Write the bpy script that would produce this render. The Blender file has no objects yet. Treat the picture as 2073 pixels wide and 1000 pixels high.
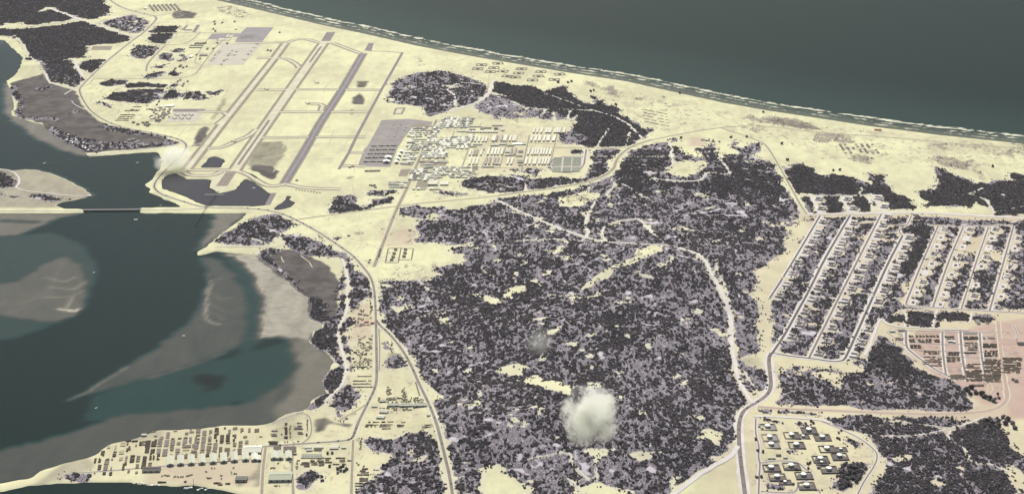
import bpy, bmesh, math, random
import numpy as np
from mathutils import Vector, Matrix

random.seed(7)
RNG = np.random.default_rng(11)
R = math.radians
sc = bpy.context.scene
COL = sc.collection

# ------------------------------------------------------------------ camera, sky, sun, exposure
W, HH, FPX = 2073.0, 1000.0, 4000.0
CAM_H = 3100.0
PITCH = math.atan(1450.0 / FPX)
cam_d = bpy.data.cameras.new('camera')
cam = bpy.data.objects.new('camera', cam_d)
COL.objects.link(cam)
cam.location = (0, 0, CAM_H)
cam.rotation_euler = (math.pi / 2 - PITCH, 0, 0)
cam_d.sensor_width = 36.0
cam_d.lens = 36.0 * FPX / W
cam_d.clip_start = 10.0
cam_d.clip_end = 200000.0
sc.camera = cam

SUN_EL, SUN_AZ = 44.0, -5.0          # azimuth measured from +Y towards +X
world = bpy.data.worlds.new('World')
sc.world = world
world.use_nodes = True
wn = world.node_tree.nodes
sky = wn.new('ShaderNodeTexSky')
sky.sky_type = 'NISHITA'
sky.sun_disc = False
sky.sun_elevation = R(SUN_EL)
sky.sun_rotation = R(SUN_AZ)
sky.air_density = 1.0
sky.dust_density = 2.0
bg = wn['Background']
bg.inputs['Strength'].default_value = 0.085
world.node_tree.links.new(sky.outputs[0], bg.inputs['Color'])

sun_d = bpy.data.lights.new('sun', 'SUN')
sun_d.energy = 4.6
sun_d.angle = R(0.53)
sun_d.color = (1.0, 0.965, 0.85)
sun = bpy.data.objects.new('sun', sun_d)
COL.objects.link(sun)
sd = Vector((math.sin(R(SUN_AZ)) * math.cos(R(SUN_EL)), math.cos(R(SUN_AZ)) * math.cos(R(SUN_EL)), math.sin(R(SUN_EL))))
sun.rotation_euler = sd.to_track_quat('Z', 'Y').to_euler()
sun.location = (0, 9000, 6000)

sc.view_settings.view_transform = 'Standard'
sc.view_settings.look = 'None'
sc.view_settings.exposure = 0.25
sc.view_settings.gamma = 1.0
sc.view_settings.use_curve_mapping = False
sc.cycles.volume_bounces = 6
sc.cycles.max_bounces = 12

# ------------------------------------------------------------------ photo pixel -> ground
CP, SP = math.cos(PITCH), math.sin(PITCH)
BASE = 2.5

def ray(x, y):
    u = np.asarray(x, float) - W / 2
    v = HH / 2 - np.asarray(y, float)
    return u, FPX * CP + v * SP, -FPX * SP + v * CP

def at_z(x, y, z):
    dx, dy, dz = ray(x, y)
    t = (z - CAM_H) / dz
    return t * dx, t * dy

_LAT = {}
def vnoise(x, y, scale, seed, octaves=3):
    """tileless value noise, 0..1, on arrays"""
    x = np.asarray(x, float) / scale
    y = np.asarray(y, float) / scale
    N = 256
    if seed not in _LAT:
        _LAT[seed] = np.random.default_rng(seed).random((4, N, N))
    out = np.zeros_like(x); amp = 1.0; tot = 0.0
    for o in range(octaves):
        lat = _LAT[seed][o]
        xi = np.floor(x).astype(int); yi = np.floor(y).astype(int)
        fx = x - xi; fy = y - yi
        fx = fx * fx * (3 - 2 * fx); fy = fy * fy * (3 - 2 * fy)
        a = lat[xi % N, yi % N]; b = lat[(xi + 1) % N, yi % N]
        c = lat[xi % N, (yi + 1) % N]; d = lat[(xi + 1) % N, (yi + 1) % N]
        out += amp * ((a * (1 - fx) + b * fx) * (1 - fy) + (c * (1 - fx) + d * fx) * fy)
        tot += amp; amp *= 0.5; x = x * 2.03 + 17.3; y = y * 2.03 + 5.1
    return out / tot

HILLS = [(1390, 350, 230, 42), (1410, 560, 330, 46), (1235, 690, 330, 38), (1130, 860, 260, 30), (1340, 880, 280, 34),
         (990, 690, 230, 16), (1240, 520, 260, 18), (1000, 880, 200, 16), (1480, 430, 240, 20), (1850, 920, 260, 10)]
_hc = [(*[float(q) for q in at_z(px, py, BASE)], s, h) for px, py, s, h in HILLS]

def height(x, y):
    x = np.asarray(x, float); y = np.asarray(y, float)
    env = np.zeros_like(x)
    for cx, cy, s, h in _hc:
        env = env + h * np.exp(-((x - cx) ** 2 + (y - cy) ** 2) / (2 * s * s))
    dune = vnoise(x, y, 130, 5, 2) - 0.5
    ridge = 1 - np.abs(2 * vnoise(x + y * 0.25, y, 210, 9, 2) - 1)
    return BASE + env * (0.8 + 0.35 * ridge) + np.clip(env, 0, 22) * dune * 0.45

def P(x, y, dz=0.0):
    x = np.asarray(x, float); y = np.asarray(y, float)
    z = np.full(x.shape, BASE)
    for _ in range(14):
        X, Y = at_z(x, y, z)
        z = 0.5 * z + 0.5 * height(X, Y)
    X, Y = at_z(x, y, z)
    return X, Y, height(X, Y) + dz

def P1(x, y, dz=0.0):
    X, Y, Z = P(np.array([x]), np.array([y]))
    return Vector((float(X[0]), float(Y[0]), float(Z[0]) + dz))

def mpp(y):
    """metres per photo pixel on the ground: across, and into the depth"""
    dep = PITCH + math.atan((y - HH / 2) / FPX)
    sl = CAM_H / math.sin(dep)
    m = sl * math.cos(dep - PITCH) / FPX
    return m, m / math.sin(dep)

def densify(pts, step=12.0, closed=True):
    out = []
    n = len(pts)
    for i in range(n if closed else n - 1):
        a = pts[i]; b = pts[(i + 1) % n]
        k = max(1, int(math.hypot(b[0] - a[0], b[1] - a[1]) / step))
        for j in range(k):
            f = j / k
            out.append((a[0] + (b[0] - a[0]) * f, a[1] + (b[1] - a[1]) * f))
    if not closed:
        out.append(pts[-1])
    return out

def chaikin(pts, n=2):
    for _ in range(n):
        o = [pts[0]]
        for a, b in zip(pts[:-1], pts[1:]):
            o.append((a[0] * .75 + b[0] * .25, a[1] * .75 + b[1] * .25))
            o.append((a[0] * .25 + b[0] * .75, a[1] * .25 + b[1] * .75))
        o.append(pts[-1]); pts = o
    return pts

# ------------------------------------------------------------------ ground fields (world grid)
CELL = 8.0
X0, X1, Y0, Y1 = -4400.0, 4400.0, 5500.0, 15500.0
NX, NY = int((X1 - X0) / CELL) + 1, int((Y1 - Y0) / CELL) + 1
gx = X0 + CELL * np.arange(NX); gy = Y0 + CELL * np.arange(NY)
GX, GY = np.meshgrid(gx, gy, indexing='ij')
warpx = (vnoise(GX, GY, 45, 21, 3) - 0.5); warpy = (vnoise(GX, GY, 45, 22, 3) - 0.5)
warpX = warpx * .8 + 1.5 * (vnoise(GX, GY, 130, 23, 3) - 0.5); warpY = warpy * .8 + 2.2 * (vnoise(GX, GY, 130, 24, 3) - 0.5)

def inside(poly_world, xs, ys):
    r = np.zeros(xs.shape, bool)
    n = len(poly_world)
    for i in range(n):
        xa, ya = poly_world[i]; xb, yb = poly_world[(i + 1) % n]
        if ya == yb:
            continue
        c = ((ya > ys) != (yb > ys)) & (xs < (xb - xa) * (ys - ya) / (yb - ya) + xa)
        r ^= c
    return r

def stamp(field, poly, val, warp=0.0, mode='set'):
    pts = densify(poly)
    a = np.array(pts)
    X, Y, _ = P(a[:, 0], a[:, 1])
    m = abs(warp) + 2 * CELL
    i0 = max(0, int((X.min() - m - X0) / CELL)); i1 = min(NX, int((X.max() + m - X0) / CELL) + 2)
    j0 = max(0, int((Y.min() - m - Y0) / CELL)); j1 = min(NY, int((Y.max() + m - Y0) / CELL) + 2)
    if i1 <= i0 or j1 <= j0:
        return
    s = (slice(i0, i1), slice(j0, j1))
    wx_, wy_ = (warpX, warpY) if warp in (26, 16) else (warpx, warpy)
    ins = inside(list(zip(X, Y)), GX[s] + warp * 2 * wx_[s], GY[s] + warp * 2 * wy_[s])
    f = field[s]
    if mode == 'set':
        f[ins] = val
    elif mode == 'max':
        f[ins] = np.maximum(f[ins], val)

def stamp_line(field, pts, half_m, val):
    a = np.array(densify(pts, 10, False))
    X, Y, _ = P(a[:, 0], a[:, 1])
    for k in range(len(X) - 1):
        xa, ya, xb, yb = X[k], Y[k], X[k + 1], Y[k + 1]
        i0 = max(0, int((min(xa, xb) - half_m - X0) / CELL)); i1 = min(NX, int((max(xa, xb) + half_m - X0) / CELL) + 2)
        j0 = max(0, int((min(ya, yb) - half_m - Y0) / CELL)); j1 = min(NY, int((max(ya, yb) + half_m - Y0) / CELL) + 2)
        if i1 <= i0 or j1 <= j0:
            continue
        s = (slice(i0, i1), slice(j0, j1))
        dx, dy = xb - xa, yb - ya
        L2 = dx * dx + dy * dy + 1e-6
        t = np.clip(((GX[s] - xa) * dx + (GY[s] - ya) * dy) / L2, 0, 1)
        d = np.hypot(GX[s] - xa - t * dx, GY[s] - ya - t * dy)
        f = field[s]; f[d < half_m] = val

def blur(f, n=1):
    for _ in range(n):
        p = np.pad(f, 1, mode='edge')
        f = (p[:-2, 1:-1] + p[2:, 1:-1] + 2 * p[1:-1, 1:-1]) / 4
        p = np.pad(f, 1, mode='edge')
        f = (p[1:-1, :-2] + p[1:-1, 2:] + 2 * p[1:-1, 1:-1]) / 4
    return f

def sample(f, x, y):
    fx = np.clip((np.asarray(x) - X0) / CELL, 0, NX - 1.001); fy = np.clip((np.asarray(y) - Y0) / CELL, 0, NY - 1.001)
    i = fx.astype(int); j = fy.astype(int); a = fx - i; b = fy - j
    return (f[i, j] * (1 - a) + f[i + 1, j] * a) * (1 - b) + (f[i, j + 1] * (1 - a) + f[i + 1, j + 1] * a) * b

# --- shoreline of the open sea (edge of the wet sand), photo pixels
SHORE = [(200, -62), (320, -32), (436, 0), (520, 19), (595, 37), (650, 50), (746, 70), (846, 93), (946, 112), (1040, 128), (1140, 145),
         (1266, 164), (1366, 186), (1466, 208), (1553, 223), (1678, 242), (1754, 254), (1904, 273), (2067, 290), (2300, 318), (2700, 362)]
SEA = SHORE + [(2900, -120), (150, -120)]
CHANNEL = [(-260, 60), (-40, 72), (8, 82), (28, 100), (47, 118), (40, 136), (30, 152), (12, 164), (22, 185), (28, 213), (22, 233), (83, 252), (103, 272), (125, 284),
           (173, 310), (178, 317), (235, 313), (270, 310), (318, 307), (330, 325), (322, 342), (311, 359), (293, 373), (305, 383), (298, 388), (323, 398), (351, 410), (371, 418), (283, 420),
           (170, 422), (130, 422), (114, 414), (130, 408), (175, 400), (187, 395), (173, 383), (140, 365), (105, 350), (75, 343), (48, 342),
           (25, 345), (0, 341), (-260, 330)]
GAP = [(170, 419), (283, 418), (283, 432), (170, 432)]
BAY_SHORE = [(-260, 432), (170, 431), (283, 431), (360, 431), (430, 432), (500, 431), (480, 450), (452, 468), (424, 493), (400, 509), (396, 515), (402, 517), (439, 508),
             (470, 512), (520, 517), (543, 535), (568, 558), (598, 585), (622, 600), (624, 635), (630, 645), (649, 654), (650, 664), (633, 668), (625, 691), (638, 704),
             (655, 708), (670, 723), (678, 733), (668, 741), (665, 752), (650, 770), (662, 795), (643, 801), (624, 813), (625, 821), (613, 829), (578, 836),
             (553, 853), (538, 858), (520, 860), (451, 859), (401, 867), (321, 870), (276, 885), (226, 896), (196, 916), (176, 926), (125, 937), (83, 952), (60, 967), (0, 977), (-260, 1000)]
BAY = BAY_SHORE
SOUTH = [(-260, 1012), (0, 994), (60, 981), (130, 977), (200, 974), (260, 974), (275, 979), (350, 983), (400, 982), (425, 987), (460, 993), (500, 1003), (520, 1030), (-260, 1060)]
POND = [(406, 339), (424, 319), (436, 315), (455, 323), (448, 339)]
LAGOON = [(328, 365), (338, 353), (356, 350), (376, 362), (426, 363), (424, 380), (436, 386), (441, 391), (476, 383), (497, 360), (520, 373), (540, 388), (550, 392),
          (538, 415), (520, 417), (421, 416), (401, 410), (364, 393), (328, 380)]
POND3 = [(553, 423), (570, 410), (583, 395), (593, 398), (584, 403), (596, 410), (590, 418), (565, 425)]

water = np.zeros((NX, NY), np.float32)
stamp(water, SEA, 1, 0)
stamp(water, CHANNEL, 1, 7)
stamp(water, GAP, 1, 0)
stamp(water, BAY, 1, 7)
stamp(water, SOUTH, 1, 4)
pondf = np.zeros((NX, NY), np.float32)
for pl in (POND, LAGOON, POND3):
    stamp(pondf, pl, 1, 7)
water = np.maximum(water, pondf)
wsm = blur(water, 2)

# --- shoals: how shallow the water is (0 deep channel .. 1 drying flat)
SHOAL = [
    ([(300, 838), (520, 808), (570, 778), (600, 735), (575, 690), (500, 712), (400, 733), (250, 776), (190, 800), (170, 850)], .21),
    # poly, value
    ([(-260, 431), (170, 431), (140, 436), (100, 450), (50, 470), (0, 492), (-260, 560)], .78),
    ([(-260, 470), (40, 476), (110, 470), (170, 498), (195, 538), (193, 565), (175, 605), (160, 635), (110, 653), (40, 682), (-260, 720)], .30),
    ([(40, 568), (83, 537), (130, 518), (160, 535), (176, 565), (176, 588), (165, 623), (145, 640), (100, 651), (0, 635), (-200, 640), (-200, 600)], .66),
    ([(434, 432), (500, 430), (480, 450), (424, 493), (396, 507), (411, 481), (426, 458)], .80),
    ([(406, 522), (421, 550), (424, 573), (414, 583), (406, 613), (391, 640), (356, 672), (301, 710), (251, 740), (190, 780), (135, 809), (175, 798), (251, 776), (341, 750), (451, 714),
      (489, 697), (499, 663), (501, 613), (491, 583), (471, 548), (446, 527), (420, 518)], .50),
    ([(498, 520), (530, 560), (530, 690), (490, 720), (480, 706), (500, 670), (503, 610), (490, 570), (470, 540), (455, 525)], .22),
    ([(445, 510), (520, 515), (570, 555), (640, 600), (660, 660), (640, 670), (630, 694), (600, 686), (560, 681), (522, 686), (524, 655), (531, 630), (531, 600), (520, 583), (508, 550), (480, 527)], 1.0),
    ([(575, 684), (640, 694), (690, 723), (675, 760), (670, 800), (620, 836), (540, 860), (400, 874), (280, 890), (190, 925), (60, 972), (-200, 1000), (-200, 960), (25, 905), (150, 872), (213, 846), (288, 834),
      (376, 828), (476, 818), (520, 806), (537, 795), (570, 775), (595, 752), (597, 731), (585, 705)], .52),
    ([(585, 690), (640, 694), (690, 723), (675, 760), (670, 800), (620, 836), (560, 850), (545, 830), (580, 800), (600, 765), (608, 735), (598, 710)], .80),
    ([(-260, 60), (20, 74), (8, 82), (-10, 100)], .3),
    ([(10, 163), (35, 170), (40, 235), (90, 250), (112, 272), (180, 310), (176, 318), (150, 311), (110, 298), (72, 281), (45, 257), (16, 238), (8, 215), (6, 180)], .82),
    ([(48, 341), (75, 342), (105, 349), (140, 364), (173, 382), (190, 395), (184, 402), (150, 392), (100, 375), (60, 355)], .6),
]
shoal = np.zeros((NX, NY), np.float32)
for pl, v in SHOAL:
    stamp(shoal, pl, v, 20)
stamp_line(shoal, [(5, 446), (75, 449)], 18, .35)
for q in range(2):
    pass
shoal = blur(shoal, 3)
fine = np.zeros((NX, NY), np.float32)
for ln, hw, v in [([(418, 552), (426, 575), (419, 590), (417, 612), (416, 628), (417, 644), (428, 652), (446, 656)], 9, .45),
                  ([(256, 742), (226, 760), (200, 775), (176, 793), (137, 809)], 8, .5), ([(300, 765), (400, 735), (455, 714)], 9, .28),
                  ([(118, 624), (150, 629), (163, 623)], 8, .6), ([(150, 597), (140, 612), (134, 622)], 7, .3), ([(145, 640), (163, 625)], 7, .3),
                  ([(428, 568), (450, 562)], 6, .25), ([(425, 590), (450, 605), (470, 600)], 6, .18), ([(425, 612), (455, 630)], 6, .18), ([(428, 630), (452, 645)], 6, .18),
                  ([(90, 560), (130, 570), (150, 560)], 8, .2), ([(100, 580), (150, 585), (172, 570)], 8, .2), ([(90, 600), (140, 600), (174, 585)], 8, .18),
                  ([(500, 685), (560, 681), (625, 692)], 8, .2)]:
    stamp_line(fine, ln, hw, v)
shoal = np.clip(shoal + blur(fine, 1), 0, 1.3)
dark_patch = np.zeros((NX, NY), np.float32)
stamp(dark_patch, [(383, 765), (400, 755), (430, 750), (450, 762), (440, 775), (425, 788), (400, 780)], 1, 45)
dark_patch = blur(dark_patch, 4)

# --- distance to the open-sea shoreline (metres, positive seaward)
shp = np.array(densify(SHORE, 25, False)); SXw, SYw, _ = P(shp[:, 0], shp[:, 1])
# --- vegetation
VEG = [
    ([(15, 46), (60, 33), (98, 18), (155, 38), (70, 52), (30, 45)], .93), ([(-200, 40), (10, 44), (0, 56), (-200, 54)], .9),
    # polygon, density (1 closed canopy .. 0.3 scattered)
    ([(-200, -60), (200, -40), (208, 0), (223, 18), (217, 30), (200, 33), (185, 42), (160, 37), (98, 15), (60, 35), (20, 50), (-200, 55)], .95),
    ([(-200, 62), (70, 58), (163, 43), (266, 76), (261, 83), (238, 89), (176, 92), (173, 118), (140, 118), (125, 122), (75, 123), (60, 120), (50, 100), (38, 80), (30, 74), (-200, 66)], .97),
    ([(201, 45), (251, 33), (271, 33), (301, 44), (286, 63), (271, 69), (240, 62), (212, 50)], .7),
    ([(88, 124), (148, 121), (153, 140), (170, 160), (175, 164), (150, 178), (100, 169), (88, 145)], .9),
    ([(160, 130), (181, 120), (213, 122), (190, 148), (176, 152), (163, 140)], .95),
    ([(303, 65), (318, 52), (356, 53), (361, 60), (333, 89), (303, 89), (295, 80), (315, 72)], .97),
    ([(261, 100), (276, 94), (328, 95), (311, 115), (281, 120), (266, 115)], .75),
    ([(346, 105), (355, 96), (371, 98), (360, 107)], .7), ([(323, 122), (338, 110), (353, 112), (346, 123)], .9), ([(311, 133), (341, 129), (333, 138), (316, 138)], .9),
    ([(288, 153), (301, 147), (331, 147), (323, 157), (290, 157)], .95), ([(336, 155), (346, 148), (364, 148), (356, 157)], .95),
    ([(196, 167), (226, 160), (271, 163), (251, 171), (218, 176)], .9), ([(243, 178), (261, 168), (288, 165), (341, 173), (338, 178), (288, 176)], .95),
    ([(213, 200), (233, 186), (271, 180), (331, 181), (318, 200), (291, 212), (251, 208)], .9), ([(326, 199), (336, 183), (361, 184), (364, 198)], .9),
    ([(364, 186), (411, 186), (421, 200), (376, 202)], .8), ([(416, 183), (449, 184), (441, 193), (425, 190)], .55), ([(188, 206), (200, 205), (222, 215), (218, 222), (205, 215)], .7),
    ([(363, 112), (372, 110), (375, 122), (360, 124)], .6), ([(349, 170), (365, 173), (362, 178), (345, 176)], .8),
    # shore fringe and village trees round the marsh
    ([(18, 170), (32, 172), (42, 200), (48, 235), (33, 235), (36, 205), (24, 190)], .95), ([(22, 232), (120, 240), (118, 246), (60, 240)], .6),
    ([(96, 262), (110, 250), (135, 272), (175, 280), (215, 290), (300, 292), (345, 290), (340, 297), (195, 307), (173, 308), (125, 284)], .75),
    ([(205, 250), (225, 254), (300, 271), (366, 288), (350, 294), (320, 280), (240, 268), (210, 262)], .8), ([(70, 180), (110, 172), (90, 185)], .8), ([(140, 222), (165, 215), (150, 232)], .5),
    ([(-200, 350), (10, 348), (36, 365), (28, 380), (-20, 384), (-200, 386)], .9), ([(45, 393), (100, 396), (150, 402), (100, 409), (60, 400)], .6), ([(-200, 392), (40, 392), (45, 396), (-200, 398)], .6),
    # behind the runways
    ([(783, 200), (796, 168), (853, 146), (901, 144), (931, 155), (986, 170), (989, 186), (951, 213), (916, 216), (909, 223), (871, 236), (856, 231), (861, 218), (831, 213), (796, 206)], .72),
    ([(990, 185), (999, 163), (1040, 173), (1078, 173), (1103, 186), (1112, 184), (1121, 183), (1126, 178), (1128, 170), (1134, 180), (1143, 172), (1148, 175), (1160, 192), (1190, 211), (1203, 213), (1205, 202), (1190, 194), (1200, 192),
      (1210, 198), (1228, 213), (1260, 221), (1250, 229), (1290, 251), (1301, 265), (1318, 262), (1303, 283), (1293, 278), (1281, 299), (1190, 298), (1165, 285), (1155, 262), (1165, 245), (1120, 228), (1060, 215), (1030, 200)], .97),
    ([(960, 215), (990, 190), (1030, 200), (1070, 218), (1120, 228), (1150, 240), (1060, 238), (1000, 240)], .33), ([(1130, 268), (1160, 262), (1195, 285), (1150, 292), (1135, 285)], .5),
    # pads by the crossroads
    ([(665, 432), (665, 415), (680, 400), (701, 398), (716, 405), (714, 418), (746, 421), (746, 403), (803, 400), (796, 411), (771, 413), (746, 425), (721, 431)], .85),
    ([(739, 395), (746, 387), (808, 385), (803, 397), (750, 397)], .85),
    ([(931, 368), (956, 358), (1040, 358), (1180, 360), (1190, 349), (1193, 320), (1195, 304), (1253, 304), (1256, 315), (1238, 325), (1238, 345), (1215, 358), (1160, 375), (1065, 387), (979, 394), (946, 380)], .85),
    ([(1030, 345), (1060, 340), (1098, 345), (1085, 353), (1050, 352)], .6), ([(900, 387), (925, 391), (960, 393), (930, 400), (905, 396)], .5), ([(1155, 303), (1178, 303), (1179, 310), (1158, 310)], .95),
    # the wide hill scrub
    ([(808, 433), (816, 420), (896, 414), (904, 423), (946, 423), (996, 405), (1065, 395), (1130, 387), (1160, 380), (1215, 366), (1245, 352), (1260, 328), (1275, 308), (1300, 296), (1351, 288), (1363, 280), (1376, 285),
      (1439, 283), (1441, 277), (1449, 285), (1451, 313), (1456, 323), (1464, 313), (1489, 315), (1486, 280), (1492, 279), (1496, 298), (1514, 303), (1522, 288), (1539, 290), (1539, 300), (1532, 310), (1514, 315), (1560, 331),
      (1566, 338), (1588, 375), (1611, 410), (1623, 436), (1612, 455), (1591, 466), (1598, 480), (1590, 505), (1558, 523), (1526, 548), (1535, 570), (1534, 588), (1518, 593), (1532, 613), (1537, 660), (1542, 708),
      (1499, 716), (1502, 744), (1552, 745), (1557, 785), (1527, 813), (1507, 818), (1491, 823), (1481, 845), (1492, 890), (1490, 903), (1451, 938), (1411, 960), (1358, 1003), (1300, 1050), (935, 1050), (931, 1001), (921, 951), (904, 888), (891, 845), (876, 810), (894, 805),
      (894, 793), (864, 783), (849, 755), (844, 743), (821, 701), (793, 673), (771, 650), (767, 620), (763, 575), (783, 570), (871, 568), (884, 565), (871, 545), (904, 538), (936, 535), (1009, 540), (1000, 493), (846, 493), (843, 451), (856, 443), (841, 441), (811, 438)], .66),
    ([(900, 500), (996, 492), (1008, 540), (940, 532), (925, 512), (905, 510)], .35),
    # darker closed canopy inside it
    ([(1250, 330), (1290, 305), (1340, 300), (1360, 330), (1330, 350), (1340, 368), (1440, 370), (1450, 330), (1540, 330), (1600, 400), (1590, 450), (1500, 400), (1380, 380), (1260, 400)], .9),
    ([(1200, 640), (1290, 600), (1350, 640), (1300, 680), (1220, 720)], .85), ([(1400, 680), (1470, 700), (1475, 760), (1420, 740)], .85), ([(870, 570), (960, 560), (1010, 620), (960, 640), (900, 620)], .85),
    ([(1000, 560), (1060, 540), (1110, 590), (1050, 620), (1000, 600)], .85), ([(1130, 880), (1160, 920), (1230, 960), (1190, 970), (1140, 930)], .8), ([(940, 880), (1000, 840), (1000, 920), (960, 980)], .85), ([(1160, 740), (1240, 750), (1260, 800), (1220, 780)], .85), ([(1060, 785), (1120, 785), (1145, 810), (1090, 820)], .85),
    # right side woods
    ([(1583, 338), (1601, 348), (1606, 343), (1601, 338), (1608, 335), (1618, 330), (1635, 335), (1648, 343), (1660, 356), (1668, 360), (1680, 353), (1693, 350), (1729, 360), (1766, 383), (1766, 392), (1756, 395), (1613, 393), (1606, 375)], 1),
    ([(1622, 397), (1764, 397), (1785, 428), (1640, 433)], 1), ([(1758, 358), (1764, 348), (1768, 350), (1769, 363), (1775, 365), (1772, 357), (1779, 353), (1791, 355), (1786, 366), (1793, 368), (1789, 370), (1804, 388), (1831, 398), (1854, 418), (1864, 423), (1789, 429), (1761, 392), (1766, 385)], 1),
    ([(1859, 388), (1884, 380), (1879, 393), (1893, 380), (1899, 373), (1897, 350), (1904, 340), (1915, 345), (1942, 360), (1965, 372), (1979, 369), (2000, 372), (2045, 365), (2047, 348), (2070, 355), (2300, 370), (2300, 445), (2017, 435), (2004, 425), (1957, 423), (1954, 415), (1877, 420)], 1),
    ([(1642, 440), (1800, 437), (1880, 440), (1920, 446), (2300, 452), (2300, 620), (2060, 632), (1832, 620), (1800, 640), (1786, 650), (1765, 690), (1745, 735), (1720, 733), (1640, 722), (1566, 712), (1572, 690), (1560, 660), (1555, 645), (1562, 605), (1590, 580), (1620, 500)], .64),
    ([(1785, 648), (1838, 627), (2010, 637), (2015, 655), (1960, 655), (1930, 652), (1895, 664), (1800, 660)], .98), ([(1835, 462), (1850, 456), (1890, 458), (1885, 474), (1850, 475)], 1), ([(1820, 490), (1890, 470), (1870, 520), (1840, 560), (1820, 540)], 1),
    ([(1573, 748), (1600, 742), (1740, 752), (1765, 700), (1778, 680), (1800, 690), (1835, 715), (1850, 740), (1870, 755), (1885, 758), (1900, 765), (1945, 785), (1955, 790), (1950, 800), (1975, 815), (1978, 828), (1900, 829), (1700, 821), (1575, 818)], .8),
    ([(1760, 705), (1778, 682), (1800, 690), (1835, 715), (1850, 740), (1800, 760), (1760, 740)], .95),
    ([(1580, 830), (1640, 833), (1690, 840), (1720, 838), (1860, 842), (1985, 840), (2015, 842), (2028, 850), (2045, 872), (2080, 905), (2200, 930), (2300, 1050), (1760, 1050), (1755, 1003), (1775, 985), (1790, 960), (1796, 925), (1780, 905), (1755, 882), (1745, 878), (1700, 860), (1680, 848), (1660, 842), (1590, 838)], .82),
    ([(1940, 870), (2000, 860), (2050, 890), (2060, 930), (2000, 930), (1960, 905)], .97), ([(1790, 940), (1850, 960), (1900, 990), (1900, 1020), (1770, 1020)], .92), ([(1960, 950), (2040, 960), (2040, 1000), (1970, 985)], .95),
    ([(1700, 945), (1735, 928), (1750, 930), (1750, 940), (1735, 965), (1725, 990), (1715, 992), (1698, 985), (1695, 965)], .95), ([(1620, 855), (1648, 850), (1653, 862), (1625, 862)], .8), ([(1530, 828), (1560, 828), (1563, 838), (1535, 835)], .9), ([(1710, 885), (1730, 885), (1752, 905), (1735, 908)], .8),
    ([(1545, 980), (1575, 985), (1600, 992), (1560, 994)], .9), ([(1615, 994), (1680, 990), (1660, 1000)], .9), ([(1532, 870), (1570, 872), (1560, 877), (1532, 876)], .9), ([(1540, 848), (1585, 850), (1580, 856), (1545, 852)], .7), ([(1588, 910), (1620, 912), (1618, 917), (1592, 916)], .8),
    # western shore below the causeway
    ([(432, 492), (450, 472), (500, 448), (560, 434), (610, 458), (590, 470), (560, 485), (540, 497), (500, 496), (460, 494)], .72), ([(575, 480), (620, 478), (660, 490), (690, 512), (720, 545), (738, 560), (720, 570), (700, 555), (690, 525), (650, 518), (600, 510), (570, 490)], .7),
    ([(522, 516), (545, 520), (570, 545), (600, 572), (640, 600), (660, 630), (684, 640), (655, 655), (630, 645), (622, 600), (598, 585), (568, 558), (545, 538)], 1), ([(520, 515), (560, 500), (575, 505), (555, 520)], .8),
    ([(690, 530), (705, 552), (750, 562), (755, 598), (735, 605), (718, 620), (712, 640), (722, 655), (705, 672), (712, 690), (705, 740), (708, 755), (710, 790), (735, 800), (722, 812), (700, 832), (672, 822), (655, 800), (665, 795), (650, 770), (668, 745), (678, 733), (660, 708), (640, 705), (625, 690), (633, 668), (650, 664), (655, 655), (683, 640), (685, 600), (690, 570), (683, 545)], .8),
    ([(625, 690), (633, 668), (655, 662), (665, 685), (660, 706), (640, 705)], 1), ([(655, 775), (680, 750), (695, 770), (670, 795)], 1), ([(624, 813), (645, 800), (665, 800), (650, 815), (632, 826)], 1), ([(672, 825), (700, 838), (712, 843), (700, 848), (680, 838)], .7),
    ([(740, 890), (760, 886), (810, 883), (830, 873), (880, 880), (893, 900), (897, 950), (905, 1003), (900, 1040), (725, 1040), (735, 985), (755, 975), (765, 950), (790, 935), (793, 920), (770, 915), (750, 905)], .8), ([(845, 866), (862, 868), (875, 878), (850, 876)], .6),
    ([(602, 965), (640, 944), (645, 960), (630, 980), (608, 986)], .95), ([(775, 735), (790, 715), (810, 712), (830, 735), (800, 748), (775, 745)], .4), ([(772, 690), (780, 680), (795, 690), (798, 708), (780, 705)], .4), ([(645, 465), (655, 470), (685, 482), (700, 475), (700, 482), (680, 488), (655, 480)], .8),
    ([(130, 963), (150, 957), (187, 948), (187, 970), (140, 970)], .7),
]
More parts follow.
